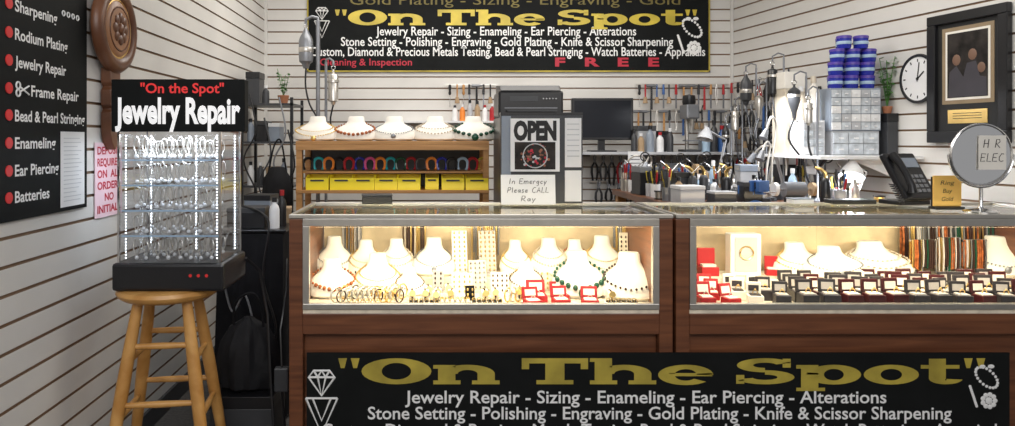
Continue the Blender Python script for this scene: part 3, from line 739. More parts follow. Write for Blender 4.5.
pts=[(-.10+.012*math.cos(t*.9)-.001*t,-.04+.012*math.sin(t*.9),.012+.0015*t) for t in range(0,60)]
MB().tube(pts,.0022,5).obj('coiled_cord',black,ph)
oc=thing('price_card','small orange card with handwriting in black holder','sign',loc=(X(944,3.02),3.0,OZ))
MB().box(-.062,.062,-.02,.03,0,.012).box(-.064,.064,.006,.012,.012,.14).obj('holder',black,oc,bevel=.002)
MB().box(-.060,.060,.0,.0055,.014,.145).obj('card',yellp,oc)
for s,z,w in(('Ring',.115,.06),('Buy',.08,.04),('Gold',.045,.05)):
    text(s,.018,blackt,oc,(0,-.0006,z),width=w,rot=RF,shear=.2)
vm=thing('vanity_mirror','round chrome swivel mirror on a pedestal base','mirror',loc=(X(981,2.87),2.87,OZ),rot=(0,0,.0))
MB().lathe([(0,0),(.06,0),(.062,.006),(.05,.012),(.012,.02),(.007,.03),(.007,.10),(0,.10)],28).obj('pedestal',chrome,vm)
MB().torus((0,0,.238),.134,.004,'Y',30,7,arc=pi,a0=pi).obj('yoke',chrome,vm)
Mi=Matrix.Translation((0,0,.238))@Matrix.Rotation(.02,4,'X')
MB().torus((0,0,0),.124,.006,'Y',36,8,M=Mi).obj('rim',chrome,vm)
MB().lathe([(0,-.003),(.121,-.003),(.121,.003),(0,.003)],36,M=Mi@Matrix.Rotation(pi/2,4,'X')).obj('mirror_glass',mirrorm,vm)
hc=thing('reflected_note','handwritten cream paper standing in for a note reflected in mirror','paper note',loc=(X(981,2.87)+.038,2.862,OZ+.238),rot=RF)  # card set on the glass in place of a reflected paper
MB().box(-.055,.058,-.062,.078,0,.001).obj('sheet',velvet,hc)
hand('H R',.035,blackt,hc,(-.0,.045,.0016),.07); hand('ELEC',.032,blackt,hc,(.0,-.012,.0016),.095)
def smallbox(name,label,cat,x,y,z,w,dd,h,m,m2,rz=0):
    r=thing(name,label,cat,loc=(x,y,z),rot=(0,0,rz))
    MB().box(-w/2,w/2,-dd/2,dd/2,0,h*.8).obj('body',m,r,bevel=.003)
    MB().box(-w/2-.002,w/2+.002,-dd/2-.002,dd/2+.002,h*.8,h).obj('lid',m2,r,bevel=.002); return r
smallbox('card_holder','small black card holder box on counter glass','holder',X(377,3.28),3.28,OZ,.14,.06,.045,black,dgrey,.1)
smallbox('ledger_tray','shallow black tray on counter glass','tray',X(850,3.28),3.28,OZ,.2,.08,.02,black,dgrey)
smallbox('ring_sizer_box','small white box resting on counter glass','box',X(800,3.29),3.29,OZ,.10,.06,.025,white,greyblue,.1)

# ---------------------------------------------------------------- oak rack with bins
RD=4.2
rx0,rx1=X(296,RD),X(489,RD)
rk=thing('storage_rack','orange wooden open shelving rack holding bins','shelving',loc=((rx0+rx1)/2,RD,0))
W=(rx1-rx0)/2; RT=Z(141,RD)
for x in(-W,W-.035):
    for y in(-.0,.30): MB().box(x,x+.035,y,y+.035,0,RT-.02).obj('post',pine,rk,bevel=.002)
SH=[.25,.62,Z(190,RD),RT]
for z in SH: MB().box(-W,W,-.01,.345,z-.02,z).obj('shelf_board',pine,rk,bevel=.002)
MB().box(-W,W,-.012,.0,Z(150,RD),RT-.0205).obj('top_rail',pine,rk)
MB().box(-W+.035,W-.035,.325,.335,Z(190,RD),RT-.02).obj('back_panel',dgrey,rk)
MB().box(-W,W,.10,.34,Z(172,RD)-.012,Z(172,RD)).obj('shelf_board',pine,rk)
def bin_():
    r=thing('storage_bin','yellow plastic open-front storage bin','storage bin',group='yellow bins on the wooden rack')
    w,h,dd=.068,.088,.19
    side=[(0,0),(dd,0),(dd,h),(.05,h),(.0,h*.8)]
    mb=MB()
    M=Matrix(((0,0,1,0),(1,0,0,0),(0,1,0,0),(0,0,0,1)))
    mb.prism(side,-w,-w+.004,M=M); mb.prism(side,w-.004,w,M=M)
    mb.box(-w+.004,w-.004,0,dd,0,.004).box(-w+.004,w-.004,0,.004,.004,h*.8).box(-w+.004,w-.004,dd-.004,dd,.004,h)
    mb.obj('bin_shell',ybin,r); MB().box(-.04,.04,-.004,0,.052,.062).obj('front_lip',dgrey,r)
    return r
bn_=bin_(); zb=Z(190,RD)
for i,px in enumerate((317,341,363,386,409,453,477)):
    x=X(px,RD-.005)
    if i==0: bn_.location=(x,RD-.0,zb)
    else: dup(bn_,(x,RD+random.uniform(-.004,.01),zb))
dup(bn_,(X(432,RD),RD+.04,zb),label='narrow yellow plastic bin set back between others',scale=(.6,1,1))
def cuff(m):
    mb=MB()
    mb.torus((0,0,.048),.030,.009,'Y',14,6,arc=pi,a0=0); mb.tube([(-.030,0,.048),(-.028,-.004,.02),(-.02,-.01,.007)],.008,6); mb.tube([(.030,0,.048),(.028,-.004,.02),(.02,-.01,.007)],.008,6)
    return mb.obj('bowed_pliers',m)
cols=[black,teal,orange,black,red,blue,pink,orange,teal,green,red,dgrey,orange,blue,black,lblue,red,yellt]
names={black:'black',teal:'teal',orange:'orange',red:'red',blue:'blue',pink:'pink',green:'green',dgrey:'dark grey',lblue:'pale blue',yellt:'yellow',bluest:'blue',pine:'wooden'}
cf=None; zc_=Z(172,RD)+.001
for i,c in enumerate(cols):
    px=308+i*10.3; lab=names[c]+' handled pliers with bowed grips on rack'
    if cf is None:
        cf=tag(cuff(c),lab,'pliers','bowed pliers on the wooden rack'); cf.location=(X(px,RD+.15),RD+.16,zc_)
    else:
        o=dup(cf,(X(px,RD+.15),RD+.16+random.uniform(-.02,.02),zc_),(0,0,random.uniform(-.3,.3)),label=lab); recolor(o,[c])
G='necklace busts on top of the rack'
for px,k in((316,'gold'),(355,'amber'),(394,'silver'),(435,'pearl'),(474,'green')):
    putbust(X(px,RD+.1),RD+.09,RT,k,(1.22,1.10,.98),random.uniform(-.1,.1),G)

# ---------------------------------------------------------------- poles with hanging motors
MP={'round':[(0,0),(.012,0),(.018,.02),(.030,.03),(.032,.05),(.032,.12),(.026,.14),(.014,.16),(.006,.18),(0,.18)],
    'can':[(0,0),(.010,0),(.014,.015),(.026,.018),(.026,.15),(.022,.155),(.008,.16),(.005,.18),(0,.18)],
    'cone':[(0,0),(.008,0),(.012,.03),(.022,.06),(.030,.09),(.030,.145),(.02,.155),(.006,.165),(.005,.18),(0,.18)]}
def motorstand(x,y,z0,h,label,arm=.10,mcol=None,k=1.0,kind='round',pr=.006,side=-1):
    r=thing('flex_shaft_stand',label,'rotary tool',loc=(x,y,z0)); mcol=mcol or dgrey
    mb=MB().lathe([(0,0),(.04,0),(.04,.01),(.012,.02),(pr,.03),(pr,h),(0,h)],14)
    s=side
    mb.tube([(0,0,h),(0,0,h+.02),(s*arm*.5,-.0,h+.03),(s*arm,0,h+.01),(s*arm,0,h-.02)],pr*.8,8); mb.obj('pole',grey,r)
    MB().torus((s*arm,0,h-.035),.013,.003,'Y',14,6).obj('hook',chrome,r)
    zb=h-.045-.18*k
    Mx=Matrix.Translation((s*arm,0,zb))@Matrix.Diagonal((k,k,k,1))
    MB().lathe(MP[kind],18,M=Mx).obj('motor',mcol,r)
    MB().lathe([(.0325,.07),(.0332,.072),(.0332,.09),(.0325,.092)] if kind=='round' else [(.0265,.11),(.0312,.112),(.0312,.125),(.0265,.127)],18,M=Mx).obj('motor_band',silver,r)
    e=random.uniform(-.03,.03)
    pts=smooth([(s*arm,0,zb),(s*arm-.01+e,-.01,zb-.12),(s*arm+.03,-.03,zb-.24),(s*arm+.07+e,-.05,zb-.33),(s*arm+.05,-.08,zb-.38)],4)
    MB().tube(pts,.006,8).obj('flexible_shaft',black,r)
    MB().cyl(pts[-1],(pts[-1][0]-.02,pts[-1][1]-.03,pts[-1][2]-.1),.010,.006).obj('handpiece',silver,r)
    return r
motorstand(X(318,4.65),4.65,0,2.14,'tall steel floor pole hung with silver grey motor',arm=.08,mcol=grey,k=1.5,pr=.014)
motorstand(X(326,4.80),4.80,0,1.88,'steel floor pole hung with pale silver motor',arm=.05,mcol=silver,k=1.35,kind='can',pr=.010,side=1)

BX0,BX1,BY0,BY1,BT=1.30,2.48,3.72,5.0,1.0
jb=thing('workbench','long wooden jeweler workbench with drawers','workbench')
MB().box(BX0,BX1,BY0,BY1,BT-.04,BT).obj('bench_top',darkwood,jb,bevel=.004)
for x in(BX0+.02,BX1-.08):
    for y in(BY0+.02,BY1-.08): MB().box(x,x+.06,y,y+.06,0,BT-.04).obj('leg',pine,jb)
MB().box(BX0+.5,BX1-.1,BY0+.04,BY1-.1,.45,BT-.04).obj('drawer_unit',pine,jb)
OCC=[]
def ms(px,d,h,label,**kw):
    x=X(px,d)+kw.get('arm',.08)*.6; OCC.append((x,d,.05)); motorstand(x,d,BT,h,label,**kw)
ms(750,4.75,.84,'bench pole with hanging dark motor',arm=.07,k=1.15)
ms(777,4.35,.86,'bench pole with hanging black motor',arm=.07,k=1.1,mcol=black,kind='can')
ms(799,4.08,.72,'bench pole with hanging grey motor',arm=.07,k=1.1,kind='cone')
ms(738,4.9,.62,'short bench pole with hanging silver motor',arm=.05,k=.95,mcol=silver,kind='can')
ms(790,4.62,.60,'short bench pole with black motor',arm=.05,k=.9,mcol=black,kind='cone')
ms(820,4.2,.54,'short bench pole with small pale motor',arm=.05,k=.85,mcol=lgrey,kind='can')
ms(762,4.55,.70,'bench pole with slim silver motor',arm=.05,k=.9,mcol=silver,kind='cone')
ms(728,4.92,.50,'short bench pole with small black motor',arm=.04,k=.8,mcol=black)
ms(812,3.92,.62,'bench pole with small silver motor',arm=.05,k=.8,mcol=silver,kind='can')
def tasklamp(x,y,z,p1,p2,hd,m,label,lit=True,k=1.0):
    OCC.append((x,y,.06))
    r=thing('task_lamp',label,'lamp',loc=(x,y,z))
    MB().lathe([(0,0),(.05,0),(.052,.012),(.02,.025),(.012,.05),(0,.05)],20).obj('base',m,r)
    p0=Vector((0,0,.05));p1=Vector(p1);p2=Vector(p2)
    for a,b in((p0,p1),(p1,p2)):
        o=Vector((0,.012,0)); MB().tube([a+o,b+o],.005,8).tube([a-o,b-o],.005,8).obj('arm',m,r)
    mb=MB()
    for p in(p0,p1,p2): mb.sph(p,.015,12,8)
    mb.obj('joint',black,r)
    q=Vector(hd).normalized().to_track_quat('Z','Y').to_matrix().to_4x4()
    Mh=Matrix.Translation(p2)@q@Matrix.Diagonal((k,k,k,1))
    MB().lathe([(.02,-.02),(.03,.0),(.06,.05),(.075,.10),(.071,.10),(.056,.05),(.026,.003),(.0,-.0)],22,M=Mh).obj('lamp_shade',m,r)
    MB().sph((0,0,.065),.028,12,8,M=Mh).obj('bulb',lampm if lit else white,r)
tasklamp(X(784,4.45),4.45,BT,(-.10,-.05,.34),(.10,-.16,.46),(.1,-.1,-1),white,'white articulated task lamp on workbench',k=.75)
tasklamp(X(862,3.88)-.02,3.90,BT,(.05,0,.17),(-.05,-.05,.22),(-.35,-.45,-1),white,'white low task lamp glowing over workbench',k=.85)
tasklamp(X(718,4.8),4.82,BT,(.06,0,.35),(-.10,-.08,.42),(-.3,-.2,-1),lgrey,'grey articulated desk lamp near slatwall',lit=False,k=.7)
sh=thing('wall_shelf','white bracketed shelf on slatwall holding drawer boxes','shelf')
SHZ=1.262
MB().prism([(2.12,3.80),(WRd(3.80,.0).x,3.80),(WRd(4.45,0).x,4.45),(2.12,4.45)],SHZ-.018,SHZ).obj('shelf_board',white,sh,bevel=.002)
for y in(3.9,4.35): MB().prism([(2.34,SHZ-.018),(WRd(y+.012,0).x,SHZ-.018),(WRd(y+.012,0).x,SHZ-.16)],-y-.012,-y,M=Matrix(((1,0,0,0),(0,0,-1,0),(0,1,0,0),(0,0,0,1)))).obj('bracket',white,sh)
def drawercab(x0,x1,y0,y1,z0,z1,nx,nz,label,shell):
    r=thing('parts_cabinet',label,'drawer cabinet',loc=((x0+x1)/2,y0,z0))
    w=(x1-x0)/2;h=z1-z0;dd=y1-y0
    MB().box(-w,w,.004,dd,0,h).obj('cabinet_shell',shell,r,bevel=.003)
    for i in range(nx):
        for j in range(nz):
            a=-w+.006+i*(2*w-.012)/nx; b=.006+j*(h-.012)/nz; cw=(2*w-.012)/nx-.004; ch=(h-.012)/nz-.004
            o=MB().box(a,a+cw,-.004,.004,b,b+ch).obj('drawer',random.choice([frost,frost,frost,lgrey,white]),r)
            MB().box(a+cw*.35,a+cw*.65,-.010,-.004,b+ch*.4,b+ch*.55).obj('knob',white,o)
drawercab(2.30,2.57,4.0,4.16,SHZ,SHZ+.14,3,2,'clear plastic parts cabinet resting on wall shelf',lgrey)
drawercab(2.29,2.58,4.0,4.18,SHZ+.141,SHZ+.385,5,5,'grey parts cabinet with many small clear drawers',greyblue)
drawercab(2.14,2.27,4.02,4.16,SHZ,SHZ+.20,2,4,'small clear parts cabinet beside the larger one',white)
def canister():
    r=thing('canister','translucent blue plastic tub with violet lid','container',group='blue tubs stacked on the parts cabinet')
    MB().lathe([(0,0),(.033,0),(.037,.01),(.039,.06),(0,.06)],18).obj('jar',blue,r)
    MB().lathe([(0,.06),(.041,.06),(.041,.072),(.036,.076),(0,.076)],18).obj('lid',purple,r)
    MB().lathe([(.0388,.025),(.0392,.026),(.0392,.042),(.0388,.043)],18,).obj('paper_band',lblue,r)
    return r
cn=canister(); zt=SHZ+.385; k=0
for lv,xs_ in enumerate(((2.345,2.435,2.525),(2.350,2.438,2.532),(2.355,2.445,2.53),(2.40,2.49))):
    for x in xs_:
        loc=(x+random.uniform(-.008,.008),4.05,zt+lv*.0765)
        if k==0: cn.location=loc
        else: dup(cn,loc,(0,0,random.uniform(0,3)))
        k+=1
for x,lv in((2.39,0),(2.48,0),(2.43,1),(2.52,1),(2.44,2),(2.44,3),(2.53,2)): dup(cn,(x,4.135,zt+lv*.0765),(0,0,random.uniform(0,3)))
def plant(x,y,z,h,n,label,spread=.08,k=1.0):
    r=thing('potted_plant',label,'plant',loc=(x,y,z))
    D=Matrix.Diagonal((k,k,k,1))
    MB().lathe([(0,0),(.035,0),(.047,.06),(.05,.065),(.05,.075),(.042,.075),(.04,.06),(0,.06)],18,M=D).obj('pot',terra,r)
    st_=MB(); lf=MB()
    for q in range(6):
        a=q*1.05; top=Vector((spread*math.cos(a)*.7,spread*math.sin(a)*.7,h*random.uniform(.6,1)))
        st_.tube([(0,0,.06*k),(top.x*.4,top.y*.4,top.z*.55),top],.002,5)
        for j in range(n):
            t=random.uniform(.15,1); c=Vector((top.x*t,top.y*t,.06+(top.z-.06)*t)); b=random.uniform(0,2*pi); L=random.uniform(.02,.04)
            dx=Vector((math.cos(b),math.sin(b),random.uniform(-.6,.6))).normalized(); up=dx.cross(Vector((0,0,1))).normalized()*.011
            lf.add([c,c+dx*L*.5+up,c+dx*L,c+dx*L*.5-up],[(0,1,2,3)],0,False)
    st_.obj('stems',leaf,r); lf.obj('leaves',leaf,r,recalc=False)
smallbox('storage_box','slim dark box under the potted plant','box',2.625,4.02,SHZ,.06,.10,.24,dgrey,black)
plant(2.625,4.02,SHZ+.24,.34,18,'leafy green plant in small terracotta pot',.06,.55)
bs=thing('wall_shelf','long light grey shelf bracketed to back slatwall','shelf')
BS=1.26; bx0,bx1=X(562,5.4),X(732,5.4)
MB().box(bx0,bx1,5.22,YB,BS-.02,BS).obj('shelf_board',lgrey,bs,bevel=.002)
for x in(bx0+.1,(bx0+bx1)/2,bx1-.1): MB().prism([(5.3,BS-.02),(YB,BS-.02),(YB,BS-.17)],x,x+.015,M=Matrix(((0,0,1,0),(1,0,0,0),(0,1,0,0),(0,0,0,1)))).obj('bracket',lgrey,bs)
mo=thing('monitor','flat black computer monitor on short stand','monitor',loc=(X(602,5.35),5.36,BS))
MB().box(-.1,.1,-.07,.07,0,.012).obj('base',black,mo,bevel=.004); MB().box(-.025,.025,.0,.03,.012,.14).obj('stand_neck',black,mo)
MB().box(-.235,.235,-.03,.01,.09,.41).obj('screen_housing',black,mo,bevel=.006); MB().box(-.215,.215,-.032,-.0305,.11,.39).obj('screen',screen,mo)
def rail(x0,x1,z,label,y=5.56):
    r=thing('tool_rail',label,'tool rail')
    MB().box(x0,x1,y-.005,y+.005,z-.006,z+.006).obj('rail_bar',silver,r)
    for k in range(3): xx=x0+.03+k*(x1-x0-.06)/2; MB().cyl((xx,y+.005,z),(xx,YB,z),.005).obj('standoff',silver,r)
def pliers(m,L=.19,y=.004):
    r=thing('pliers','%s handled pliers hanging from tool rail'%names.get(m,'black'),'pliers',group='hand tools on the tool rails')
    MB().torus((0,.010,.004),.010,.002,'X',10,5).tube([(-.010,0,0),(-.006,0,-.03),(.004,0,-.05)],[.004,.007,.007],6).tube([(.010,0,0),(.006,0,-.03),(-.004,0,-.05)],[.004,.007,.007],6).sph((0,0,-.05),.012,10,6,sc=(1,.6,1)).obj('jaws',grey,r)
    for s in(-1,1): MB().tube([(s*.004,0,-.05),(s*.022,0,-.09),(s*.024,0,-.13),(s*.014,0,-L)],[.007,.009,.010,.007],7).obj('handle',m,r)
    return r
TZ=Z(156,5.5); rail(X(592,5.5),X(732,5.5),TZ,'thin metal rail on slatwall for hanging hand tools')
for i,c in enumerate([black,dgrey,black,red,black,dgrey,black,black,red,black,dgrey,black,black,black,dgrey,black]):
    p=pliers(c,.19+.05*random.random()); p.location=(X(596+i*8.6,5.5),5.541,TZ+.0)
TZ2=Z(182,5.5); rail(X(592,5.5),X(732,5.5),TZ2,'lower metal rail on slatwall for hanging hand tools')
for i,c in enumerate([dgrey,black,black,black,red,black,black,dgrey,dgrey,black,black,black,dgrey]):
    p=pliers(c,.15+.04*random.random()); p.location=(X(600+i*10,5.5),5.541,TZ2+.0)
def handtool(x,z,kind,m,y=5.541):
    r=thing(kind,'%s %s hanging on slatwall rail'%({silver:'steel'}.get(m,names.get(m,'black')+' handled'),kind),'hand tool',loc=(x,y,z),group='small tools on the slatwall rails')
    if kind=='file': MB().box(-.006,.006,-.002,.002,-.19,-.08).obj('blade',grey,r); MB().cyl((0,0,0),(0,0,-.08),.008,.011).cyl((0,0,-.005),(0,.018,-.005),.002).obj('handle',m,r)
    elif kind=='screwdriver': MB().cyl((0,0,-.08),(0,0,-.18),.003).obj('shank',chrome,r); MB().lathe([(0,0),(.010,-.004),(.012,-.03),(.008,-.05),(.012,-.07),(.006,-.085),(0,-.085)],12).cyl((0,0,-.005),(0,.018,-.005),.002).obj('handle',m,r)
    elif kind=='tweezers': MB().tube([(0,0,0),(-.008,0,-.05),(-.006,0,-.1),(-.001,0,-.16)],.003,6).tube([(0,0,0),(.008,0,-.05),(.006,0,-.1),(.001,0,-.16)],.003,6).obj('tweezer_arms',m,r)
    elif kind=='hammer':
        MB().cyl((0,0,0),(0,0,-.2),.007,.010,8).obj('handle',m,r); MB().cyl((-.04,0,-.01),(.025,0,-.01),.012,.012,10).cyl((.025,0,-.01),(.05,0,-.01),.010,.004,10).obj('hammer_head',grey,r)
    else: MB().cyl((0,0,0),(0,0,-.1),.006).obj('handle',m,r); MB().cyl((0,0,-.1),(0,0,-.15),.012,.02).obj('bristles',brownc,r)
    return r
TC=[red,black,black,bluest,pine,black,dgrey,dgrey,black]
def rowtools(px0,px1,step,z,d=5.5):
    px=px0
    while px<px1:
        kd=random.choice(['file','screwdriver','tweezers','brush','hammer','file']); handtool(X(px,d),z,kd,silver if kd=='tweezers' else random.choice(TC)); px+=step*random.uniform(.8,1.25)
TZ3=Z(84,5.5); rail(X(638,5.5),X(732,5.5),TZ3,'short upper rail on slatwall for small tools'); rowtools(641,730,6.5,TZ3)
TZ5=Z(110,5.5); rail(X(636,5.5),X(732,5.5),TZ5,'middle rail on slatwall for small tools'); rowtools(640,730,6,TZ5)
TZ4=Z(84,5.5); rail(X(446,5.5),X(498,5.5),TZ4,'small rail on slatwall above display rack'); rowtools(450,496,7,TZ4)
lb=thing('label_card','small white price card clipped to shelf edge','card',loc=(X(636,5.2),5.2165,BS-.055),rot=RF)
MB().box(-.055,.055,-.065,.06,-.001,.001).obj('card',paper,lb)
mb=MB()
for k in range(3): mb.box(-.035,.035,-.03+k*.028,-.025+k*.028,.001,.002)
mb.obj('printed_lines',dgrey,lb)
dp_=thing('drill_press','small grey bench drill press with round column','drill press',loc=(X(688,5.38),5.36,BS))
MB().box(-.06,.06,-.09,.07,0,.018).obj('base',dgrey,dp_,bevel=.004); MB().cyl((0,.045,.018),(0,.045,.42),.014).obj('column',silver,dp_)
MB().box(-.05,.05,-.09,.07,.25,.36).obj('head',grey,dp_,bevel=.012); MB().lathe([(0,.36),(.045,.36),(.05,.38),(.045,.43),(0,.44)],18).obj('motor_cap',black,dp_)
MB().cyl((0,-.06,.25),(0,-.06,.2),.018,.012).cyl((0,-.06,.2),(0,-.06,.14),.003).obj('chuck',silver,dp_)
mb=MB(); mb.cyl((.045,-.04,.3),(.08,-.04,.3),.008)
for k in range(3): a=k*2.1; mb.cyl((.078,-.04,.3),(.078,-.04+.06*math.cos(a),.3+.06*math.sin(a)),.004)
mb.obj('feed_lever',black,dp_); MB().box(-.05,.05,-.09,.0,.08,.09).obj('work_table',grey,dp_)
def bottle(x,y,z,h,rad,m,mc,label):
    r=thing('bottle',label,'bottle',loc=(x,y,z))
    MB().lathe([(0,0),(rad,0),(rad,h*.6),(rad*.8,h*.72),(rad*.4,h*.8),(rad*.4,h*.85),(0,h*.85)],16).obj('bottle_body',m,r)
    MB().lathe([(0,h*.85),(rad*.5,h*.85),(rad*.5,h),(0,h)],14).obj('cap',mc,r)
for px,h,rad,m,mc,l in[(650,.20,.03,greyblue,black,'grey blue plastic bottle with black cap'),(660,.15,.028,white,red,'white plastic bottle with red cap'),(706,.20,.03,lblue,white,'pale blue plastic bottle with white cap'),(714,.24,.028,dgrey,black,'dark metal bottle with black cap'),(641,.14,.025,brownc,white,'brown bottle with white cap'),(722,.20,.03,bluest,red,'blue bottle with red cap'),(670,.18,.025,dgrey,white,'dark bottle with white cap'),(634,.17,.022,dgrey,black,'slim dark bottle on back shelf')]:
    bottle(X(px,5.3),5.30,BS,h,rad,m,mc,l)
for px,w_,h,a,b,l in[(645,.14,.20,lgrey,dgrey,'grey lidded box on back shelf'),(663,.10,.16,dgrey,black,'dark lidded box on back shelf'),(712,.16,.16,greyblue,white,'grey blue lidded box on back shelf'),(728,.06,.22,white,greyblue,'tall white box on back shelf')]:
    smallbox('storage_box',l,'box',X(px,5.44),5.45,BS,w_,.12,h,a,b)
bottle(2.16,4.08,SHZ+.20,.20,.030,beige,white,'beige bottle with white cap on parts cabinet'); bottle(2.235,4.08,SHZ+.20,.26,.032,velvet,beige,'tall cream bottle with beige cap on cabinet')
smallbox('storage_box','beige lidded box on the wall shelf','box',2.20,4.30,SHZ,.12,.16,.50,beige,velvet)
bs2=thing('wall_shelf','narrow white shelf on slatwall behind busts','shelf')
q0,q1=X(385,5.45),X(497,5.45); zq=Z(121,5.45)
MB().box(q0,q1,5.42,YB,zq-.015,zq).obj('shelf_board',white,bs2)
for x in(q0+.08,q1-.08): MB().prism([(5.45,zq-.015),(YB,zq-.015),(YB,zq-.13)],x,x+.012,M=Matrix(((0,0,1,0),(1,0,0,0),(0,1,0,0),(0,0,0,1)))).obj('bracket',white,bs2)
for i,(m,mc,l) in enumerate([(white,dgrey,'white bottle with grey cap'),(orange,white,'orange bottle with white cap'),(lgrey,black,'grey bottle with black cap'),(brownc,black,'brown bottle with black cap'),(white,red,'white bottle with red cap on shelf'),(red,white,'red bottle with white cap')]):
    bottle(X(455+i*7.5,5.48),5.50,zq,.12+.05*random.random(),.022,m,mc,l)
CZ=Z(117,3.95)
ca=thing('equipment_cabinet','tall black equipment cabinet with two doors','cabinet',loc=(X(541,3.95),3.92,0))
MB().box(-.235,.225,0,.4,0,CZ).obj('cabinet_body',black,ca,bevel=.006)
for x in(-.23,.003): 
    o=MB().box(x,x+.22,-.012,-.0005,.05,CZ-.03).obj('door',dgrey,ca,bevel=.003); MB().cyl(((.2 if x<0 else .03)+x,-.025,.9),((.2 if x<0 else .03)+x,-.025,1.05),.006).obj('handle',silver,o)
pr=thing('printer','black desktop printer with paper tray on cabinet','printer',loc=(X(531,3.98),3.98,CZ))
MB().box(-.185,.185,0,.3,0,.15).obj('body',black,pr,bevel=.012)
MB().prism([(0,.151),(.28,.151),(.28,.20),(.06,.185)],-.175,.175,M=Matrix(((0,0,1,0),(1,0,0,0),(0,1,0,0),(0,0,0,1)))).obj('scanner_lid',black,pr,bevel=.008)
MB().box(-.14,.14,-.05,.01,.03,.04).obj('paper_tray',dgrey,pr); MB().box(-.12,.04,-.003,0,.09,.12).obj('control_panel',dgrey,pr)
MB().box(-.15,.15,-.001,.002,.05,.055).obj('paper_slot',grey,pr)
mb=MB()
for k in range(5): mb.sph((.07+k*.018,-.003,.105),.005,8,5)
mb.obj('button_row',lgrey,pr)
# left back shelving unit
lu=thing('shelving_unit','black metal shelving unit crowded with supplies','shelving')
ux0,ux1,uy0,uy1=-1.29,-.93,4.75,5.15
for x in(ux0,ux1-.02):
    for y in(uy0,uy1-.02): MB().box(x,x+.02,y,y+.02,0,1.64).obj('post',black,lu)
UZ=[.3,.7,1.04,1.34,1.60]
for z in UZ: MB().box(ux0,ux1,uy0,uy1,z-.014,z).obj('shelf_board',dgrey,lu)
rng=[(dgrey,black),(brownc,brownc),(black,dgrey),(greyblue,white),(dgrey,black),(white,lgrey),(black,black)]
nm={white:'white',brownc:'brown cardboard',black:'black',greyblue:'grey blue',dgrey:'dark grey',bluest:'blue'}
i=0
for z in UZ[1:]:
    xx=ux0+.03
    while xx<ux1-.06:
        w_=random.uniform(.05,.12)
        if xx+w_>ux1-.02: break
        if z==1.60 and xx>-1.12: break
        if random.random()<.55:
            a,b=rng[i%7]; i+=1
            smallbox('storage_box','%s lidded storage box on black shelving unit'%nm[a],'box',xx+w_/2,uy0+random.uniform(.10,.14),z,w_,.15,random.uniform(.08,.22),a,b,0)
        else:
            a,b,l=random.choice([(dgrey,white,'dark bottle with white cap on shelving'),(white,black,'white bottle with black cap on shelving'),(black,orange,'black bottle with orange cap on shelving'),(greyblue,black,'grey blue bottle on shelving')]); w_=.055
            bottle(xx+.028,uy0+.06,z,random.uniform(.12,.22),.024,a,b,l)
        xx+=w_+.012
plant(-1.02,4.87,1.60,.26,14,'small leafy plant on black shelving unit',.06,.8)
for k,(a,b,c) in enumerate(((-1.22,1.66,.75),(-1.12,1.50,.5),(-1.02,1.64,.62),(-.96,1.42,.4))):
    cable(smooth([(a,4.73,b),(a+.05,4.70,b-.25),(a-.03,4.70,b-.45),(a+.06,4.71,b-.7),(a+.02,4.70,c-.1)]),'dark cable dangling down the shelving front',.006,[black,dgrey,grey,black][k])
hb=thing('shoulder_bag','black fabric shoulder bag hung on the shelving','bag',loc=(-1.02,4.68,1.10))
mb=MB(); n=24; vs=[];fs=[]; prof=[(.05,-.22),(.09,-.20),(.10,-.10),(.085,0),(.05,.06),(.04,.07)]
for r_,z in prof:
    for i in range(n):
        a=2*pi*i/n; q=r_*(1+.08*math.sin(i*2.3+z*19)); vs.append((q*math.cos(a),q*math.sin(a)*.45,z))
for j in range(len(prof)-1):
    for i in range(n): fs.append((j*n+i,j*n+(i+1)%n,(j+1)*n+(i+1)%n,(j+1)*n+i))
fs.append(tuple(range(n))[::-1]); fs.append(tuple(range((len(prof)-1)*n,len(prof)*n))); mb.add(vs,fs,0,True); mb.obj('bag_body',bag,hb)
MB().tube(smooth([(-.06,0,.03),(-.03,.02,.2),(0,.05,.255),(.03,.02,.2),(.06,0,.03)]),.006,7).obj('strap',blackm,hb)
bc=thing('covered_cart','black cloth-draped cart beside the counter','cart',loc=(-.86,3.62,0))
mb=MB(); n=48; vs=[];fs=[]
rows=[(0.02,1.06),(.3,1.03),(.6,1.0),(.85,.98),(.90,.96),(.905,.9)]
for z,s_ in rows:
    for i in range(n):
        a=2*pi*i/n; c,s2=math.cos(a),math.sin(a)
        k=1/max(abs(c),abs(s2))**.9
        wv=1+ .07*math.sin(i*1.9)*(1-z)
        vs.append((.165*c*k*s_*wv,.28*s2*k*s_*wv,z))
for j in range(len(rows)-1):
    for i in range(n): fs.append((j*n+i,j*n+(i+1)%n,(j+1)*n+(i+1)%n,(j+1)*n+i))
fs.append(tuple(range((len(rows)-1)*n,len(rows)*n))); fs.append(tuple(range(n)))
mb.add(vs,fs,0,True); mb.obj('cloth_cover',blackm,bc)
MB().box(-.17,.17,-.27,.27,.906,.92).obj('cart_top',black,bc,bevel=.004)
smallbox('storage_box','black lidded box on the draped cart','box',-.90,3.47,.92,.18,.16,.10,black,dgrey,.1)
smallbox('storage_box','small grey lidded box on the draped cart','box',-.90,3.74,.92,.14,.14,.14,greyblue,black,-.1)
bottle(-.76,3.42,.92,.15,.025,white,black,'white bottle with black cap on cart'); bottle(-.74,3.50,.92,.18,.022,black,red,'black bottle with red cap on cart')
smallbox('storage_box','small cardboard box on the draped cart','box',-.77,3.66,.92,.09,.12,.08,brownc,brownc,.2)
cable(smooth([(-.92,3.42,1.03),(-.80,3.34,1.0),(-.76,3.30,.93),(-.78,3.27,.7),(-.72,3.27,.45),(-.80,3.27,.2),(-.76,3.26,.012)]),'tangled black cable over the cart edge')
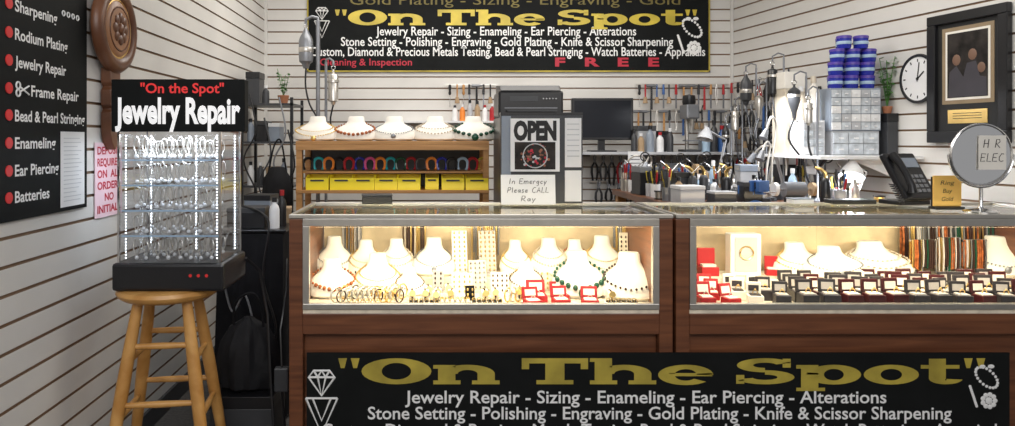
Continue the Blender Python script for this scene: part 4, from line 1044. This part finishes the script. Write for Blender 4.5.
cable(smooth([(-.96,3.38,.93),(-.98,3.29,.80),(-.93,3.28,.55),(-.86,3.27,.62),(-.80,3.24,.35),(-.86,3.26,.10),(-.9,3.2,.01)]),'grey cable dangling beside the cart',.005,grey)
tb=thing('tote_bag','slumped matte black fabric bag on crate','bag',loc=(-.80,3.09,.26))
mb=MB(); n=28; vs=[];fs=[]; prof=[(.08,0),(.12,.02),(.13,.10),(.115,.20),(.08,.27),(.03,.30),(.02,.31)]
for r_,z in prof:
    for i in range(n):
        a=2*pi*i/n; q=r_*(1+.12*math.sin(i*2.3+z*9)+.06*math.sin(i*5.1)); vs.append((q*math.cos(a)*1.0,q*math.sin(a)*.8,z))
for j in range(len(prof)-1):
    for i in range(n): fs.append((j*n+i,j*n+(i+1)%n,(j+1)*n+(i+1)%n,(j+1)*n+i))
fs.append(tuple(range(n))[::-1]); fs.append(tuple(range((len(prof)-1)*n,len(prof)*n))); mb.add(vs,fs,0,True); mb.obj('bag_body',bag,tb)
MB().tube(smooth([(-.06,-.02,.27),(-.05,-.03,.38),(.02,-.03,.42),(.06,-.02,.36),(.07,-.02,.26)]),.006,7).obj('strap',blackm,tb)
smallbox('storage_crate','dark grey lidded plastic crate on floor','crate',-.80,3.09,0,.27,.24,.26,dgrey,black,0)
cb=cable([(-.765,2.91,.86),(-.72,2.96,.80),(-.68,2.93,.62),(-.66,2.9,.35),(-.64,2.88,.1),(-.62,2.86,.008),(-.66,2.7,.008)],'black power cable hanging down to floor')
ad=thing('power_adapter','black plug adapter hanging beside the counter','power adapter',loc=(-.62,2.93,0))
MB().box(-.03,.03,-.02,.02,.30,.40).obj('body',dgrey,ad,bevel=.006); MB().tube([(0,0,.30),(.01,.01,.15),(0,-.02,.006),(-.04,-.05,.006)],.005,7).obj('cord',black,ad); MB().tube([(0,0,.40),(-.01,.02,.55),(.0,.1,.7),(-.04,.3,.8)],.005,7).obj('cord',black,ad)
# bench clutter
CL=[(1.42,3.86,.14,.12,.10,lgrey,white,'light grey plastic box on workbench'),(1.60,3.84,.12,.10,.07,dgrey,lgrey,'dark grey lidded box on workbench'),(1.76,3.85,.10,.10,.12,black,dgrey,'black lidded box on workbench'),(2.30,4.55,.10,.12,.24,dgrey,white,'tall dark lidded box on workbench'),(1.50,4.14,.12,.12,.16,dgrey,black,'wide dark grey lidded box on workbench'),(1.92,4.25,.10,.12,.20,lgrey,greyblue,'light grey box on workbench'),(1.6,4.5,.13,.16,.16,white,dgrey,'white box with dark lid on workbench'),(1.38,4.5,.12,.14,.18,black,grey,'tall black lidded box on workbench')]
for x,y,w,dd,h,a,b,l in CL: smallbox('storage_box',l,'box',x,y,BT,w,dd,h,a,b,random.uniform(-.15,.15)); OCC.append((x,y,max(w,dd)*.55))
def cup(x,y,z,label,m,n=9):
    r=thing('tool_cup',label,'tool holder',loc=(x,y,z))
    MB().lathe([(0,0),(.028,0),(.030,.08),(.027,.08),(.025,.006),(0,.006)],18).obj('cup',m,r)
    for k in range(n):
        a=k*2.4; c_=random.choice([red,yellt,black,black,dgrey,dgrey,pine,black,silver,silver,bluest]); h=random.uniform(.13,.20); q=random.uniform(.010,.022)
        MB().cyl((.3*q*math.cos(a),.3*q*math.sin(a),.008),(q*math.cos(a),q*math.sin(a),h-.06),.002).cyl((q*math.cos(a),q*math.sin(a),h-.06),(1.5*q*math.cos(a),1.5*q*math.sin(a),h),.006,n=8).obj('hand_tool',c_,r)
def polisher(x,y,z,label,m,k=1.0):
    r=thing('polishing_motor',label,'bench machine',loc=(x,y,z)); D=Matrix.Diagonal((k,k,k,1)); OCC.append((x,y,.15*k))
    MB().box(-.05,.05,-.05,.05,0,.05,M=D).obj('base',dgrey,r,bevel=.004)
    MB().cyl((-.075,0,.105),(.075,0,.105),.055,n=22,M=D).obj('motor_housing',m,r)
    MB().cyl((-.13,0,.105),(-.075,0,.105),.01,M=D).cyl((.075,0,.105),(.13,0,.105),.01,M=D).obj('spindle',chrome,r)
    MB().cyl((-.15,0,.105),(-.125,0,.105),.05,n=22,M=D).obj('buffing_wheel',white,r); MB().cyl((.125,0,.105),(.15,0,.105),.05,n=22,M=D).obj('buffing_wheel',brownc,r)
polisher(2.0,3.85,BT,'grey bench polishing motor with two buffing wheels',grey,.75)
polisher(1.66,4.80,BT,'dark bench polishing motor on workbench',dgrey,1.2)
mi=thing('microscope','white and black bench microscope on workbench','microscope',loc=(2.22,4.05,BT),rot=(0,0,.4)); OCC.append((2.22,4.05,.09))
mi.scale=(.68,.68,.68)
MB().box(-.06,.06,-.09,.07,0,.025).obj('base',black,mi,bevel=.006); MB().cyl((0,.05,.025),(0,.05,.30),.014).obj('column',chrome,mi)
MB().box(-.035,.035,-.06,.06,.22,.29).obj('head',white,mi,bevel=.012)
for s in(-1,1): MB().cyl((s*.022,-.03,.28),(s*.026,-.09,.35),.014,.016).obj('eyepiece',black,mi)
MB().cyl((0,-.03,.22),(0,-.03,.15),.028,.02).obj('objective',dgrey,mi)
tp=thing('vise','blue painted bench vise on workbench','vise',loc=(X(742,3.86)+.05,3.83,BT),rot=(0,0,.5)); OCC.append((tp.location.x,tp.location.y,.09))
MB().lathe([(0,0),(.045,0),(.045,.015),(.03,.025),(.03,.05),(0,.05)],18).obj('swivel_base',bluest,tp)
MB().box(-.03,.03,-.02,.08,.05,.10).box(-.045,.045,-.022,-.002,.07,.13).obj('fixed_jaw',bluest,tp,bevel=.004)
MB().box(-.045,.045,-.065,-.045,.07,.13).box(-.02,.02,-.065,-.02,.055,.085).obj('sliding_jaw',bluest,tp,bevel=.004)
MB().cyl((0,-.10,.07),(0,-.06,.07),.008).cyl((-.05,-.1,.07),(.05,-.1,.07),.004).obj('screw_handle',chrome,tp)
def spool(x,y,z,m,label):
    r=thing('wire_spool',label,'wire spool',loc=(x,y,z))
    MB().lathe([(0,0),(.03,0),(.03,.005),(.012,.006),(.012,.044),(.03,.045),(.03,.05),(0,.05)],18).obj('reel',black,r)
    MB().lathe([(.012,.007),(.024,.007),(.024,.043),(.012,.043)],18).obj('wire',m,r)
def torch(x,y,z,label):
    r=thing('gas_torch',label,'torch',loc=(x,y,z),rot=(0,0,random.uniform(0,6)))
    MB().lathe([(0,0),(.026,0),(.026,.12),(.018,.14),(.012,.145),(0,.145)],16).obj('tank',random.choice([grey,black,dgrey]),r)
    MB().tube([(0,0,.145),(0,0,.17),(.02,0,.19),(.05,0,.20)],[.010,.010,.009,.007],8).obj('nozzle',gold,r)
def thirdhand(x,y,z,label):
    r=thing('helping_hand',label,'clamp stand',loc=(x,y,z),rot=(0,0,random.uniform(-.5,.5)))
    MB().lathe([(0,0),(.032,0),(.03,.015),(0,.02)],14).cyl((0,0,.015),(0,0,.16),.004).obj('base',dgrey,r)
    MB().tube([(-.05,0,.20),(0,0,.16),(.05,0,.21)],.003,6).obj('arm',chrome,r)
    MB().torus((.06,0,.24),.028,.004,'Y',18,6).obj('lens_ring',black,r); MB().cyl((-.05,0,.20),(-.075,0,.22),.006,.002).obj('clip',chrome,r)
def gooseneck(x,y,z,label):
    r=thing('gooseneck_arm',label,'clamp stand',loc=(x,y,z),rot=(0,0,random.uniform(-1,1)))
    MB().lathe([(0,0),(.03,0),(.028,.02),(0,.025)],14).obj('base',dgrey,r); h=random.uniform(.3,.5) if x>1.75 else .24
    P=smooth([(0,0,.02),(.01,0,h*.5),(.04,0,h*.9),(-.02,-.02,h),(-.07,-.03,h*.85)],5)
    MB().tube(P,.006,7).obj('flexible_neck',silver,r); e=P[-1]
    MB().cyl(e,(e.x-.03,e.y,e.z-.05),.012,.024).obj('nozzle_head',grey,r)
cnt=0
for t in range(3000):
    if cnt>=80: break
    x=random.uniform(BX0+.04,BX1-.05); y=random.uniform(BY0+.04,BY1-.05) if cnt>26 else random.uniform(BY0+.04,BY0+.45); rad=.034
    if any((x-a)**2+(y-b)**2<(rad+c)**2 for a,b,c in OCC): continue
    OCC.append((x,y,rad)); cnt+=1; q=random.random(); lim=.17 if x<1.75 or x>2.15 else .26
    if q<.24: cup(x,y,BT,'tool cup full of mixed hand tools',random.choice([black,white,grey,dgrey,silver,lgrey]),8)
    elif q<.50:
        h=random.uniform(.09,lim); a,b,l=random.choice([(dgrey,white,'dark bottle with white cap on bench'),(white,black,'white bottle with black cap on bench'),(lblue,white,'pale blue bottle on bench'),(brownc,black,'brown bottle with black cap on bench'),(beige,dgrey,'beige bottle with grey cap on bench'),(silver,black,'steel can with black cap on bench'),(silver,silver,'plain steel can on bench')]); bottle(x,y,BT,h,.024,a,b,l)
    elif q<.58: spool(x,y,BT,random.choice([gold,silver,copper]),'small spool of wire on workbench')
    elif q<.66: torch(x,y,BT,'small hand torch with brass nozzle on bench')
    elif q<.76: thirdhand(x,y,BT,'helping hand clamp stand with lens ring')
    elif q<.88: gooseneck(x,y,BT,'bent silver gooseneck arm with grey nozzle')
    else: smallbox('storage_box','small lidded parts box on workbench','box',x,y,BT,.055,.05,random.uniform(.05,lim*.8),random.choice([black,lgrey,dgrey,brownc]),random.choice([black,white,dgrey]))
for px0,px1,z0,l in((742,770,1.75,'black cable looping down the slatwall'),(765,800,1.72,'thin black cable draped across slatwall'),(790,822,1.85,'dark cable hanging down the slatwall')):
    a=WR(px0,.012); b=WR(px1,.012)
    c=a.lerp(b,.5); P=[(a.x,a.y,z0),(a.x*.7+c.x*.3,a.y*.7+c.y*.3,z0-.35),(c.x,c.y,z0-.5),(b.x,b.y,z0-.15),(b.x,b.y,1.05)]
    cable(smooth(P),l)
ang=math.atan2(WU.y,WU.x)
def railR(px0,px1,z,label):
    a=WR(px0,.035); b=WR(px1,.035); r=thing('tool_rail',label,'tool rail')
    MB().tube([(a.x,a.y,z),(b.x,b.y,z)],.005,6).obj('rail_bar',silver,r)
    for t in(.1,.5,.9):
        c=a.lerp(b,t); e=c-WN*.035; MB().cyl((c.x,c.y,z),(e.x,e.y,z),.004).obj('standoff',silver,r)
for z,p0,p1,st_ in((1.80,738,800,7.0),(1.62,738,815,6.0),(1.44,738,815,6.0),(1.26,738,812,6.5)):
    railR(p0-2,p1+2,z,'steel tool rail on angled slatwall')
    px=p0
    while px<p1:
        p=WR(px,.055)
        if random.random()<.5:
            r=pliers(random.choice([black,black,dgrey,red,black]),.17); r['label']='dark handled pliers hung on angled slatwall'; r['group']='tools hung on angled slatwall'; r.location=(p.x,p.y,z); r.rotation_euler=(0,0,ang)
        else:
            kd=random.choice(['file','screwdriver','hammer','brush']); r=handtool(p.x,z,kd,random.choice(TC),p.y); r.rotation_euler=(0,0,ang); r['group']='tools hung on angled slatwall'
        px+=st_*random.uniform(.8,1.3)

# ---------------------------------------------------------------- lights
def area(name,loc,size,sy,power,col,target=None):
    l=bpy.data.lights.new(name,'AREA'); l.shape='RECTANGLE'; l.size=size; l.size_y=sy; l.energy=power; l.color=col
    o=bpy.data.objects.new(name,l); COL.objects.link(o); o.location=loc
    if target: o.rotation_euler=(Vector(target)-Vector(loc)).to_track_quat('-Z','Y').to_euler()
    return o
area('ceiling_light_booth',(.3,4.4,2.85),2.6,1.2,44,(1.0,0.96,0.90))
area('ceiling_light_front',(1.7,3.2,2.85),1.2,.6,16,(1,.96,.90))
area('concourse_light',(.3,-.8,3.0),4.0,1.5,80,(0.98,0.98,1.0),target=(.3,4,.9))
area('reflection_wall_light',(.8,-3.0,3.4),5.0,1.5,260,(1,0.97,0.92),target=(.8,-6,1.2))  # added lamp, brightens the unseen wall so the mirror reads pale
for x0,x1,e in((-.5,.91,9.0),(1.04,2.64,9.5)):
    area('case_light',((x0+x1)/2,2.862,1.004),x1-x0-.1,.03,e,(1,.82,.56),target=((x0+x1)/2,3.06,.70))
area('bench_light',(1.95,4.1,1.62),.3,.3,7,(.92,.95,1.0),target=(1.95,4.1,0))
pl=bpy.data.lights.new('task_lamp_light','POINT'); pl.energy=6; pl.color=(.9,.95,1); pl.shadow_soft_size=.03
po=bpy.data.objects.new('task_lamp_light',pl); COL.objects.link(po); po.location=(2.27,3.80,BT+.13)
area('tower_light',(-.98,2.755,1.37),.3,.2,2.6,(.84,.92,1.0))
wd_=bpy.data.worlds.new('w'); S.world=wd_; wd_.use_nodes=True
wd_.node_tree.nodes['Background'].inputs[0].default_value=(.84,.83,.84,1); wd_.node_tree.nodes['Background'].inputs[1].default_value=.35
try: S.view_settings.view_transform='Standard'
except Exception: pass
# ---------------------------------------------------------------- camera
cam=bpy.data.cameras.new('camera'); co=bpy.data.objects.new('camera',cam); COL.objects.link(co)
co.location=(0,0,CH); co.rotation_euler=(pi/2,0,0)
cam.sensor_width=36; cam.lens=F/1015*36; cam.shift_x=(507.5-430)/1015; cam.shift_y=-(213-140)/1015
S.camera=co
